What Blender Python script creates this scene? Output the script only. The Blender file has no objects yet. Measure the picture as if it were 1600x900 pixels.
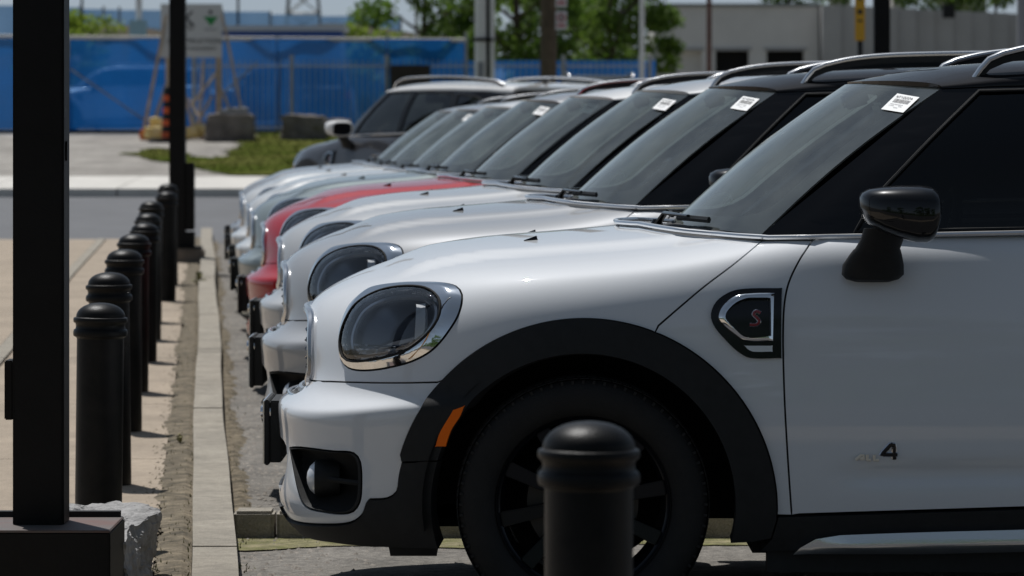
import bpy, bmesh, math, random
import numpy as np
from mathutils import Vector, Matrix, geometry
random.seed(7); RNG = np.random.default_rng(7)
SC = bpy.context.scene; COL = SC.collection; R = math.radians
# ---------------------------------------------------------------- camera
CH, FPX, HORIZ = 1.34, 6174.0, 200.0          # eye height, focal length in photo pixels, horizon row
cam_d = bpy.data.cameras.new('camera'); cam = bpy.data.objects.new('camera', cam_d); COL.objects.link(cam)
cam.location = (0, 0, CH); cam.rotation_euler = (R(90), 0, 0)
cam_d.sensor_width = 36; cam_d.lens = 36*FPX/1600
cam_d.shift_x = 0; cam_d.shift_y = -(450-HORIZ)/1600
cam_d.clip_start = .1; cam_d.clip_end = 4000
cam_d.dof.use_dof = True; cam_d.dof.focus_distance = 10.75; cam_d.dof.aperture_fstop = 7.8; cam_d.dof.aperture_blades = 9
SC.camera = cam
# ---------------------------------------------------------------- sky, sun, exposure
SUN_EL, SUN_AZ = R(65), R(-28)                # azimuth from +Y (away), negative = to the left
w = bpy.data.worlds.new('World'); SC.world = w; w.use_nodes = True
nt = w.node_tree; bg = nt.nodes['Background']
sky = nt.nodes.new('ShaderNodeTexSky'); sky.sky_type = 'NISHITA'; sky.sun_disc = False
sky.sun_elevation = SUN_EL; sky.sun_rotation = SUN_AZ; sky.air_density = 1.0; sky.dust_density = .6; sky.ozone_density = 2.0
# thin summer haze: the sky keeps its own brightness but loses most of its colour
bw = nt.nodes.new('ShaderNodeRGBToBW'); nt.links.new(sky.outputs[0], bw.inputs[0])
tn = nt.nodes.new('ShaderNodeMix'); tn.data_type = 'RGBA'; tn.blend_type = 'MULTIPLY'; tn.inputs[0].default_value = 1; tn.inputs[7].default_value = (.80, 1.0, 1.27, 1); nt.links.new(bw.outputs[0], tn.inputs[6])
tcw = nt.nodes.new('ShaderNodeTexCoord'); nz = nt.nodes.new('ShaderNodeTexNoise'); nz.inputs['Scale'].default_value = 2.2; nz.inputs['Detail'].default_value = 6; nt.links.new(tcw.outputs['Generated'], nz.inputs[0])
mrw = nt.nodes.new('ShaderNodeMapRange'); mrw.inputs[1].default_value = .3; mrw.inputs[2].default_value = .7; mrw.inputs[3].default_value = .65; mrw.inputs[4].default_value = .90; nt.links.new(nz.outputs['Fac'], mrw.inputs[0])
veil = nt.nodes.new('ShaderNodeMix'); veil.data_type = 'RGBA'
nt.links.new(mrw.outputs[0], veil.inputs[0]); nt.links.new(sky.outputs[0], veil.inputs[6]); nt.links.new(tn.outputs[2], veil.inputs[7]); nt.links.new(veil.outputs[2], bg.inputs[0]); bg.inputs[1].default_value = 0.064
sd = bpy.data.lights.new('sun', 'SUN'); sun = bpy.data.objects.new('sun', sd); COL.objects.link(sun)
sd.energy = 4.1; sd.angle = R(0.6); sd.color = (1, .975, .945)
sv = Vector((math.sin(SUN_AZ)*math.cos(SUN_EL), math.cos(SUN_AZ)*math.cos(SUN_EL), math.sin(SUN_EL)))
sun.rotation_euler = sv.to_track_quat('Z', 'Y').to_euler()
SC.view_settings.view_transform = 'Standard'; SC.view_settings.look = 'None'
SC.view_settings.exposure = -0.04; SC.view_settings.gamma = 1

# ---------------------------------------------------------------- materials
def mat(name, col=(.5,.5,.5), rough=.5, metal=0, coat=0, spec=.5, noise=0, nscale=8, bump=0, bscale=60, col2=None, emis=None, crough=.03, grit=0, gscale=160):
    m = bpy.data.materials.new(name); m.use_nodes = True; n = m.node_tree.nodes; l = m.node_tree.links
    b = n['Principled BSDF']; b.inputs['Base Color'].default_value = (*col, 1); b.inputs['Roughness'].default_value = rough
    b.inputs['Metallic'].default_value = metal; b.inputs['Coat Weight'].default_value = coat; b.inputs['Coat Roughness'].default_value = crough
    b.inputs['Specular IOR Level'].default_value = spec
    tc = None
    if noise or bump or col2 or grit:
        tc = n.new('ShaderNodeTexCoord')
    if noise or col2:
        t = n.new('ShaderNodeTexNoise'); t.inputs['Scale'].default_value = nscale; t.inputs['Detail'].default_value = 8; t.inputs['Roughness'].default_value = .65
        l.new(tc.outputs['Object'], t.inputs['Vector'])
        r = n.new('ShaderNodeValToRGB'); c2 = col2 or tuple(min(1, c*(1+noise)) for c in col); c1 = col if col2 else tuple(c*(1-noise) for c in col)
        r.color_ramp.elements[0].position = .35; r.color_ramp.elements[1].position = .65
        r.color_ramp.elements[0].color = (*c1, 1); r.color_ramp.elements[1].color = (*c2, 1)
        l.new(t.outputs['Fac'], r.inputs[0]); l.new(r.outputs[0], b.inputs['Base Color'])
        if grit:     # fine speckle of sand and aggregate
            g = n.new('ShaderNodeTexNoise'); g.inputs['Scale'].default_value = gscale; g.inputs['Detail'].default_value = 3; l.new(tc.outputs['Object'], g.inputs['Vector'])
            g2 = n.new('ShaderNodeTexNoise'); g2.inputs['Scale'].default_value = gscale*.13; g2.inputs['Detail'].default_value = 7; l.new(tc.outputs['Object'], g2.inputs['Vector'])
            ad = n.new('ShaderNodeMath'); ad.operation = 'ADD'; l.new(g.outputs['Fac'], ad.inputs[0]); l.new(g2.outputs['Fac'], ad.inputs[1])
            m1 = n.new('ShaderNodeMapRange'); m1.inputs[1].default_value = .75; m1.inputs[2].default_value = 1.25; m1.inputs[3].default_value = 1-grit; m1.inputs[4].default_value = 1+grit; l.new(ad.outputs[0], m1.inputs[0])
            mu = n.new('ShaderNodeVectorMath'); mu.operation = 'SCALE'; l.new(r.outputs[0], mu.inputs[0]); l.new(m1.outputs[0], mu.inputs['Scale']); l.new(mu.outputs[0], b.inputs['Base Color'])
    if bump:
        t2 = n.new('ShaderNodeTexNoise'); t2.inputs['Scale'].default_value = bscale; t2.inputs['Detail'].default_value = 6
        l.new(tc.outputs['Object'], t2.inputs['Vector'])
        bp = n.new('ShaderNodeBump'); bp.inputs['Strength'].default_value = bump; bp.inputs['Distance'].default_value = .01
        l.new(t2.outputs['Fac'], bp.inputs['Height']); l.new(bp.outputs[0], b.inputs['Normal'])
    if emis: b.inputs['Emission Color'].default_value = (*emis[0], 1); b.inputs['Emission Strength'].default_value = emis[1]
    return m
def glass_mat(name, tint=(.7,.75,.74), refl=1.0, rough=0.0, ior=1.5, dust=0):
    m = bpy.data.materials.new(name); m.use_nodes = True; n = m.node_tree.nodes; l = m.node_tree.links
    n.remove(n['Principled BSDF']); o = n['Material Output']
    t = n.new('ShaderNodeBsdfTransparent'); t.inputs[0].default_value = (*tint, 1)
    g = n.new('ShaderNodeBsdfGlossy'); g.inputs['Roughness'].default_value = rough; g.inputs[0].default_value = (refl,)*3+(1,)
    f = n.new('ShaderNodeFresnel'); f.inputs[0].default_value = ior; mx = n.new('ShaderNodeMixShader')
    l.new(f.outputs[0], mx.inputs[0]); l.new(t.outputs[0], mx.inputs[1]); l.new(g.outputs[0], mx.inputs[2]); l.new(mx.outputs[0], o.inputs[0])
    if dust:      # road dust film, tinted and strengthened to stand in for pale sky reflection
        d = n.new('ShaderNodeBsdfDiffuse'); d.inputs[0].default_value = (.70,.78,.75,1); tl = n.new('ShaderNodeBsdfTranslucent'); tl.inputs[0].default_value = (.70,.78,.75,1)
        a = n.new('ShaderNodeMixShader'); l.new(d.outputs[0], a.inputs[1]); l.new(tl.outputs[0], a.inputs[2]); b = n.new('ShaderNodeMixShader')
        tc = n.new('ShaderNodeTexCoord'); t_ = n.new('ShaderNodeTexNoise'); t_.inputs['Scale'].default_value = 5; t_.inputs['Detail'].default_value = 8; l.new(tc.outputs['Object'], t_.inputs[0])
        mr = n.new('ShaderNodeMapRange'); mr.inputs[1].default_value = .3; mr.inputs[2].default_value = .7; mr.inputs[3].default_value = dust*.4; mr.inputs[4].default_value = dust*1.7
        l.new(t_.outputs['Fac'], mr.inputs[0]); l.new(mr.outputs[0], b.inputs[0]); l.new(mx.outputs[0], b.inputs[1]); l.new(a.outputs[0], b.inputs[2]); l.new(b.outputs[0], o.inputs[0])
    return m
def paint(name, col, metal=0, rough=.38, coat=1, spec=.12):
    """car paint: colour, a faint orange peel, road dust film"""
    m = mat(name, col, rough+.12, metal, coat=coat, crough=.035, spec=spec); n = m.node_tree.nodes; l = m.node_tree.links; b = n['Principled BSDF']
    tc = n.new('ShaderNodeTexCoord'); t = n.new('ShaderNodeTexNoise'); t.inputs['Scale'].default_value = 3; t.inputs['Detail'].default_value = 9; t.inputs['Roughness'].default_value = .7
    l.new(tc.outputs['Object'], t.inputs['Vector'])
    mr = n.new('ShaderNodeMapRange'); mr.inputs[1].default_value = .4; mr.inputs[2].default_value = .75; mr.inputs[3].default_value = .012; mr.inputs[4].default_value = .06
    l.new(t.outputs['Fac'], mr.inputs[0]); l.new(mr.outputs[0], b.inputs['Coat Roughness'])
    s = n.new('ShaderNodeTexVoronoi'); s.inputs['Scale'].default_value = 55; l.new(tc.outputs['Object'], s.inputs['Vector'])
    m2 = n.new('ShaderNodeMapRange'); m2.inputs[1].default_value = .035; m2.inputs[2].default_value = .06; m2.inputs[3].default_value = .4; m2.inputs[4].default_value = 0
    l.new(s.outputs['Distance'], m2.inputs[0])
    t3 = n.new('ShaderNodeTexNoise'); t3.inputs['Scale'].default_value = 7; l.new(tc.outputs['Object'], t3.inputs['Vector'])
    m3 = n.new('ShaderNodeMath'); m3.operation = 'GREATER_THAN'; m3.inputs[1].default_value = .58; l.new(t3.outputs['Fac'], m3.inputs[0])
    m4 = n.new('ShaderNodeMath'); m4.operation = 'MULTIPLY'; l.new(m2.outputs[0], m4.inputs[0]); l.new(m3.outputs[0], m4.inputs[1])
    mx = n.new('ShaderNodeMix'); mx.data_type = 'RGBA'; mx.inputs[6].default_value = (*col, 1); mx.inputs[7].default_value = (.16,.14,.12,1)
    l.new(m4.outputs[0], mx.inputs[0]); l.new(mx.outputs[2], b.inputs['Base Color'])
    return m
M = {}
M['white'] = paint('white_paint', (.71,.735,.765)); M['silver'] = paint('silver_paint', (.345,.355,.37), .15, .38)
M['silver2'] = paint('bright_silver_paint', (.455,.465,.475), .15, .38); M['red'] = paint('red_paint', (.38,.006,.012), .05, .35)
M['teal'] = paint('grey_green_paint', (.22,.26,.26), .3, .36); M['pale'] = paint('pale_silver_paint', (.60,.61,.61), .25, .38)
M['slate'] = paint('slate_paint', (.27,.275,.285), .3, .36); M['charcoal'] = paint('charcoal_paint', (.055,.057,.065), .4, .36)
M['black'] = paint('black_paint', (.008,.008,.010), 0, .6, .5, .05); M['roofwhite'] = paint('roof_white_paint', (.82,.82,.81))
M['clad'] = mat('black_plastic', (.011,.012,.013), .6, spec=.35, noise=.2, nscale=30, bump=.15, bscale=900)
M['gloss'] = mat('gloss_black', (.004,.004,.005), .15)
M['dark'] = mat('dark_liner', (.008,.008,.008), .9)
M['chrome'] = mat('chrome', (.86,.87,.88), .07, 1); M['satin'] = mat('satin_chrome', (.72,.73,.75), .22, 1)
M['alu'] = mat('satin_aluminium', (.80,.81,.82), .26, 1)
M['tyre'] = mat('tyre_rubber', (.0065,.0062,.006), .75, noise=.35, nscale=14, bump=.2, bscale=200)
M['rim'] = mat('black_alloy', (.005,.006,.009), .25, .2, spec=.4)
M['disc'] = mat('brake_iron', (.05,.045,.04), .5, .6)
M['amber'] = mat('amber_plastic', (.95,.17,.004), .35, spec=.2)
M['glass'] = glass_mat('windscreen_glass', (.62,.72,.69), ior=2.1, dust=.12); M['tint'] = glass_mat('tinted_glass', (.10,.11,.11))
M['lens'] = glass_mat('lamp_lens', (.93,.95,.97), ior=1.75)
M['lampin'] = mat('lamp_housing', (.12,.13,.15), .3, .7); M['led'] = mat('led_bar', (1,1,1), .25, coat=1)  # light bar is plain white in place of sky mirrored in chrome
M['mirror'] = mat('mirror_shell', (.004,.004,.005), .3, coat=.8, crough=.02, spec=.1)
M['bezel'] = mat('lamp_bezel', (.55,.56,.58), .3, .9)
M['rib'] = mat('ribbed_reflector', (.75,.77,.8), .3, .3)
M['ambstrip'] = mat('amber_strip', (1,.42,.05), .4, coat=1)
M['cabin'] = mat('cabin_trim', (.03,.03,.032), .7); M['seat'] = mat('seat_cloth', (.05,.05,.052), .85); M['paper'] = mat('sticker_paper', (.85,.86,.86), .5)
M['ink'] = mat('ink', (.05,.05,.06), .6); M['ink2'] = mat('grey_ink', (.3,.31,.33), .6); M['redbadge'] = mat('red_badge', (.25,.01,.02), .3, coat=1)
M['green'] = mat('green_tape', (.02,.35,.12), .5)

# ---------------------------------------------------------------- generic helpers
def props(o, label=None, cat=None, group=None, kind=None):
    if label: o['label'] = label
    if cat: o['category'] = cat
    if group: o['group'] = group
    if kind: o['kind'] = kind
    return o
def empty(name, loc=(0,0,0), rz=0, **k):
    o = bpy.data.objects.new(name, None); COL.objects.link(o); o.location = loc; o.rotation_euler = (0,0,rz); o.empty_display_size = .2
    return props(o, **k)
def link(name, me, m, parent=None, **k):
    if m is not None and not me.materials: me.materials.append(m)
    o = bpy.data.objects.new(name, me); COL.objects.link(o)
    if parent: o.parent = parent
    return props(o, **k)
def copy_tree(o, parent=None):
    c = o.copy(); COL.objects.link(c); c.parent = parent
    for ch in o.children: copy_tree(ch, c)
    return c
class MB:
    def __init__(s): s.v = []; s.f = []; s.mi = []; s.cur = 0
    def add(s, vs, fs):
        b = len(s.v); s.v += [tuple(map(float, p)) for p in vs]; s.f += [tuple(i+b for i in f) for f in fs]; s.mi += [s.cur]*len(fs); return s
    def box(s, c, d, rz=0, rx=0, ry=0, taper=1):
        vs = []
        mt = Matrix.Rotation(rz, 3, 'Z') @ Matrix.Rotation(ry, 3, 'Y') @ Matrix.Rotation(rx, 3, 'X')
        for z in (-.5,.5):
            k = taper if z > 0 else 1
            for x, y in ((-.5,-.5),(.5,-.5),(.5,.5),(-.5,.5)): vs.append(Vector(c) + mt @ Vector((x*d[0]*k, y*d[1]*k, z*d[2])))
        return s.add(vs, [(3,2,1,0),(4,5,6,7),(0,1,5,4),(1,2,6,5),(2,3,7,6),(3,0,4,7)])
    def lathe(s, prof, c=(0,0,0), axis='Z', n=32, close=False):
        vs = []; fs = []; m = len(prof)
        for i in range(n):
            a = 2*math.pi*i/n; ca, sa = math.cos(a), math.sin(a)
            for r, h in prof:
                p = (r*ca, r*sa, h) if axis == 'Z' else ((r*ca, h, -r*sa) if axis == 'Y' else (h, r*ca, r*sa))
                vs.append((p[0]+c[0], p[1]+c[1], p[2]+c[2]))
        for i in range(n):
            j = (i+1) % n
            for k in range(m if close else m-1):
                k2 = (k+1) % m; fs.append((i*m+k, j*m+k, j*m+k2, i*m+k2))
        return s.add(vs, fs)
    def tube(s, pts, r, n=8, cap=True, flat=1.0, closed=False, up=(0,0,1)):
        pts = [Vector(tuple(map(float,p))) for p in pts]; m = len(pts); vs = []; fs = []; upv = Vector(up)
        for i, p in enumerate(pts):
            if closed: t = pts[(i+1)%m]-pts[i-1]
            else: t = pts[min(i+1,m-1)]-pts[max(i-1,0)]
            t.normalize(); a = upv.cross(t)
            if a.length < 1e-3: a = Vector((1,0,0)).cross(t)
            a.normalize(); b = t.cross(a); rr = r[i] if isinstance(r, (list,tuple,np.ndarray)) else r
            for k in range(n):
                q = 2*math.pi*k/n; vs.append(p + a*math.cos(q)*rr + b*math.sin(q)*rr*flat)
        for i in range(m if closed else m-1):
            j = (i+1) % m
            for k in range(n): k2 = (k+1) % n; fs.append((i*n+k, i*n+k2, j*n+k2, j*n+k))
        if cap and not closed: fs.append(tuple(range(n))[::-1]); fs.append(tuple((m-1)*n+k for k in range(n)))
        return s.add(vs, fs)
    def grid(s, P, flip=False, wrap=False):
        P = np.asarray(P); a, b = P.shape[:2]; fs = []
        for i in range(a-1):
            for j in range(b if wrap else b-1):
                j2 = (j+1) % b; f = (i*b+j, i*b+j2, (i+1)*b+j2, (i+1)*b+j); fs.append(f[::-1] if flip else f)
        return s.add(P.reshape(-1,3), fs)
    def mesh(s, name, m=None, smooth=True, bevel=0):
        me = bpy.data.meshes.new(name); me.from_pydata(s.v, [], s.f)
        for x in (m if isinstance(m, (list,tuple)) else [m]):
            if x: me.materials.append(x)
        if any(s.mi): me.polygons.foreach_set('material_index', s.mi)
        if bevel or smooth == 'fix':
            bm = bmesh.new(); bm.from_mesh(me)
            if bevel: bmesh.ops.bevel(bm, geom=list(bm.edges), offset=bevel, segments=2, affect='EDGES', clamp_overlap=True)
            bmesh.ops.recalc_face_normals(bm, faces=bm.faces); bm.to_mesh(me); bm.free()
        if smooth:
            me.polygons.foreach_set('use_smooth', [True]*len(me.polygons))
            try: me.set_sharp_from_angle(angle=R(38))
            except Exception: pass
        me.update(); return me
    def pair(s, name, m, parent=None, smooth=True, **k):
        s.build(name, m, parent, smooth, **k); t = MB(); t.v = [(x,-y,z) for x, y, z in s.v]; t.f = [f[::-1] for f in s.f]; t.mi = list(s.mi); t.build(name, m, parent, smooth, **k)
    def build(s, name, m, parent=None, smooth=True, bevel=0, **k): return link(name, s.mesh(name, m, smooth, bevel), None, parent, **k)
# ---------------------------------------------------------------- body surface of the hatchback (x rearward from the front axle, y lateral with the camera side negative, z up)
CAR1 = np.array([.190, 11.41, 0.0])            # where the nearest car stands
def cam_px(P):                                 # point of the nearest car -> photo pixel
    P = np.asarray(P)+CAR1; Y = P[...,1]
    return np.stack([800+FPX*P[...,0]/Y, HORIZ+FPX*(CH-P[...,2])/Y], -1)
side_xz = lambda P: np.stack([P[...,0], P[...,2]], -1)
front_yz = lambda P: np.stack([P[...,1], P[...,2]], -1)
top_xy = lambda P: np.stack([P[...,0], P[...,1]], -1)
Z = [.215,.283,.44,.578,.606,.626,.67]
LOW = [  # per section k: seven (x, y) from the sill up to the seam under the lamps
 [(-.80,0),(-.868,0),(-.85,0),(-.865,0),(-.86,0),(-.815,0),(-.775,0)],
 [(-.79,-.31),(-.862,-.325),(-.84,-.31),(-.855,-.31),(-.848,-.31),(-.80,-.30),(-.76,-.30)],
 [(-.76,-.51),(-.832,-.545),(-.79,-.52),(-.81,-.525),(-.80,-.52),(-.75,-.50),(-.715,-.48)],
 [(-.68,-.66),(-.742,-.715),(-.705,-.69),(-.715,-.695),(-.705,-.69),(-.66,-.66),(-.63,-.635)],
 [(-.56,-.76),(-.595,-.80),(-.58,-.80),(-.58,-.805),(-.575,-.80),(-.545,-.775),(-.525,-.755)],
 [(-.42,-.83),(-.42,-.855),(-.42,-.87),(-.42,-.872),(-.42,-.87),(-.41,-.853),(-.40,-.842)],
 [(-.2,-.87),(-.2,-.895),(-.2,-.905),(-.2,-.91),(-.2,-.91),(-.2,-.905),(-.2,-.90)],
 [(0,-.88),(0,-.90),(0,-.91),(0,-.915),(0,-.917),(0,-.917),(0,-.915)]]
UP = [   # six (x, y, z) from the seam over the wing to the bonnet centre line
 [(-.800,0,.72),(-.800,0,.775),(-.790,0,.822),(-.752,0,.868),(-.635,0,.930),(-.50,0,.972)],
 [(-.778,-.285,.72),(-.776,-.275,.782),(-.760,-.262,.832),(-.718,-.243,.880),(-.59,-.145,.943),(-.46,0,.985)],
 [(-.715,-.462,.73),(-.703,-.44,.800),(-.675,-.41,.858),(-.622,-.37,.907),(-.495,-.21,.966),(-.40,0,.998)],
 [(-.625,-.61,.75),(-.605,-.58,.83),(-.565,-.53,.892),(-.51,-.47,.935),(-.40,-.26,.985),(-.33,0,1.008)],
 [(-.525,-.73,.75),(-.51,-.70,.838),(-.47,-.645,.903),(-.42,-.575,.948),(-.33,-.32,.995),(-.26,0,1.017)],
 [(-.405,-.82,.755),(-.395,-.79,.845),(-.37,-.738,.912),(-.33,-.66,.956),(-.26,-.38,1.0),(-.2,0,1.024)],
 [(-.2,-.888,.77),(-.2,-.862,.86),(-.19,-.81,.925),(-.17,-.73,.968),(-.13,-.42,1.008),(-.1,0,1.032)],
 [(0,-.908,.78),(0,-.885,.87),(0,-.835,.938),(0,-.755,.980),(.01,-.43,1.02),(.02,0,1.042)]]
NET = []
DZ = [.034,.034,.034,.030,.018,.007,0,0]      # the seam and the bumper shelf dip towards the nose
for k, (lo, up) in enumerate(zip(LOW, UP)): NET.append([(x, y, z-DZ[k]*(0,0,0,.9,1,1,1)[q]) for q, ((x, y), z) in enumerate(zip(lo, Z))] + up)
def sec(x, W=.915, zb=1.05, dy=0):
    lo = [W-.035, W-.012, W, W+.003, W+.003, W+.002, W]
    return [(x, -a, z) for a, z in zip(lo, Z)] + [(x,-W+.008,.78),(x,-W+.024,.875),(x,-W+.052,.958+.3*(zb-1.05)),(x,-W+.094,zb+.004),(x,-.60,zb+.030),(x,0,zb+.055)]
s8 = sec(.25, .915, .995); s8[9] = (.25,-.855,.948); s8[10] = (.25,-.785,.997); s8[11] = (.25,-.44,1.042); s8[12] = (.25,0,1.064)
NET.append(s8)
for x, W_, zb in ((.55,.913,1.052),(.85,.912,1.06),(1.2,.912,1.066),(1.6,.912,1.073),(2.0,.914,1.08),(2.4,.917,1.088),(2.67,.917,1.093),(2.95,.905,1.10),(3.15,.88,1.105)): NET.append(sec(x, W_, zb))
for x, f in ((3.30,.90),(3.39,.70),(3.43,.38),(3.44,0)):
    b = sec(x, .86, 1.105); NET.append([(p[0]-(0 if z_ < 7 else .02*(z_-6)), p[1]*f, p[2]) for z_, p in enumerate(b)])
NET = np.array(NET, float); NK, NM = NET.shape[:2]; UMAX, VMAX = NK-1, NM-1
def extend(N):
    mir = np.array([1,-1,1])
    N = np.concatenate([N[1:2]*mir, N, N[-2:-1]*mir], 0)
    return np.concatenate([2*N[:,:1]-N[:,1:2], N, N[:,-2:-1]*mir], 1)
NETX = extend(NET)
def bspl(N, u, v):
    u = np.asarray(u, float); v = np.asarray(v, float)
    i = np.clip(np.floor(u).astype(int), 0, N.shape[0]-4); j = np.clip(np.floor(v).astype(int), 0, N.shape[1]-4); a = u-i; b = v-j
    w = lambda t: ((1-t)**3/6, (3*t**3-6*t*t+4)/6, (-3*t**3+3*t*t+3*t+1)/6, t**3/6)
    wa, wb = w(a), w(b); P = 0
    for p in range(4):
        for q in range(4): P = P + (wa[p]*wb[q])[...,None]*N[i+p, j+q]
    return P
sstep = lambda a, b, x: (lambda t: t*t*(3-2*t))(np.clip((x-a)/(b-a), 0, 1))
def S(u, v):
    P = bspl(NETX, u, v); x, y, z = P[...,0], np.abs(P[...,1]), P[...,2]
    yb = .47+.10*np.clip((x+.4)/.8, 0, 1)
    d = .016*(1-sstep(yb-.02, yb+.07, y))*sstep(-.56, -.42, x)*sstep(.9, .95, z)   # raised centre of the bonnet
    # crease low on the doors
    d2 = -.016*np.exp(-((z-.405-.016*x)/.030)**2)*sstep(.62, .80, x)*(1-sstep(2.1, 2.3, x))*(y > .8)
    P = P.copy(); P[...,2] += d; P[...,1] += -d2
    return P
def normals(F, u, v, e=2e-3):
    du = F(u+e, v)-F(u-e, v); dv = F(u, v+e)-F(u, v-e); n = np.cross(du, dv)
    return n/np.maximum(np.linalg.norm(n, axis=-1, keepdims=True), 1e-12)
class Inv:                                     # inverse of a surface seen in some projection
    def __init__(s, F, proj, u0, u1, v0, v1, ok, nu=None, st=.1):
        s.F, s.proj = F, proj; s.b = (u0, u1, v0, v1)
        U, V = np.meshgrid(np.linspace(u0, u1, int((u1-u0)/st)+1), np.linspace(v0, v1, int((v1-v0)/st)+1), indexing='ij')
        P = F(U, V); n = normals(F, np.clip(U, u0+.01, u1-.01), np.clip(V, v0+.01, v1-.01)); m = ok(P, n); s.U, s.V, s.Q = U[m], V[m], proj(P)[m]
    def __call__(s, pts):
        out = []
        for p in np.asarray(pts, float):
            k = np.argmin(((s.Q-p)**2).sum(-1)); u, v = s.U[k], s.V[k]; e = 1e-4
            for _ in range(14):
                f = s.proj(s.F(np.array([u, u+e, u]), np.array([v, v, v+e]))); r = p-f[0]; J = np.array([(f[1]-f[0])/e, (f[2]-f[0])/e]).T
                try: d = np.linalg.solve(J.T@J+1e-9*np.eye(2)*np.trace(J.T@J), J.T@r)
                except Exception: break
                d = np.clip(d, -.3, .3); u = min(max(u+d[0], s.b[0]), s.b[1]); v = min(max(v+d[1], s.b[2]), s.b[3])
                if abs(d).max() < 1e-6: break
            out.append((u, v))
        return np.array(out)
seen = lambda P, n: ((n*(np.array([-.19,-11.41,1.34])-P)).sum(-1) > 0)
SIGN = 1.0
n0 = normals(S, np.array([10.]), np.array([4.]))[0]
if n0[1] > 0: SIGN = -1.0
SN = lambda u, v: SIGN*normals(S, u, v)
_seen = lambda P, n: seen(P, SIGN*n)
cam_uv = Inv(S, cam_px, 0, 15, 0, VMAX, _seen)
side_uv = Inv(S, side_xz, 4, UMAX-1, 0, 10, lambda P, n: SIGN*n[...,1] < -.25)
front_uv = Inv(S, front_yz, 0, 4, 0, VMAX, lambda P, n: SIGN*n[...,0] < -.1)
top_uv = Inv(S, top_xy, 0, 10.5, 6, VMAX, lambda P, n: SIGN*n[...,2] > .1)
back_uv = Inv(S, front_yz, UMAX-5, UMAX, 0, 11, lambda P, n: SIGN*n[...,0] > .1)

def curve(pts, step=6., closed=False):
    """Catmull-Rom through pts; a third entry 1 makes a point a sharp corner"""
    P = [np.array(p[:2], float) for p in pts]; C = [len(p) > 2 for p in pts]; n = len(P); out = []
    rng = range(n) if closed else range(n-1)
    for i in rng:
        a, b = P[i], P[(i+1)%n]; pa = P[i-1] if (closed or i > 0) else 2*a-b; pb = P[(i+2)%n] if (closed or i < n-2) else 2*b-a
        if C[i]: pa = 2*a-b
        if C[(i+1)%n]: pb = 2*b-a
        if C[i] and C[(i+1)%n]: pa, pb = 2*a-b, 2*b-a
        k = max(1, int(np.linalg.norm(b-a)/step)); la = np.linalg.norm(b-a)
        ta = (b-pa)/ (np.linalg.norm(a-pa)+la)*la; tb = (pb-a)/(np.linalg.norm(pb-b)+la)*la
        for q in range(k):
            t = q/k; h = (2*t**3-3*t*t+1, t**3-2*t*t+t, -2*t**3+3*t*t, t**3-t*t); out.append(h[0]*a+h[1]*ta+h[2]*b+h[3]*tb)
    if not closed: out.append(P[-1])
    return np.array(out)
def seg(a, b, st=.125):
    a, b = np.array(a, float), np.array(b, float); n = max(1, int(np.abs(b-a).max()/st)); return np.array([a+(b-a)*i/n for i in range(n+1)])
def join(*parts):
    out = []
    for p in parts:
        for q in p:
            q = np.asarray(q, float)
            if not out or np.abs(q-out[-1]).max() > 1e-4: out.append(q)
    if np.abs(out[0]-out[-1]).max() < 1e-4: out.pop()
    return np.array(out)
def inside(poly, pts):
    x, y = pts[:,0], pts[:,1]; r = np.zeros(len(pts), bool); a = poly; b = np.roll(poly, -1, 0)
    for (x1, y1), (x2, y2) in zip(a, b):
        if y1 == y2: continue
        c = ((y1 > y) != (y2 > y)) & (x < (x2-x1)*(y-y1)/(y2-y1)+x1); r ^= c
    return r
def bdist(poly, pts):
    d = np.full(len(pts), 1e9); a = poly; b = np.roll(poly, -1, 0)
    for p, q in zip(a, b):
        e = q-p; L = (e*e).sum()+1e-12; t = np.clip(((pts-p)@e)/L, 0, 1); d = np.minimum(d, np.linalg.norm(pts-(p+t[:,None]*e), axis=1))
    return d
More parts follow.
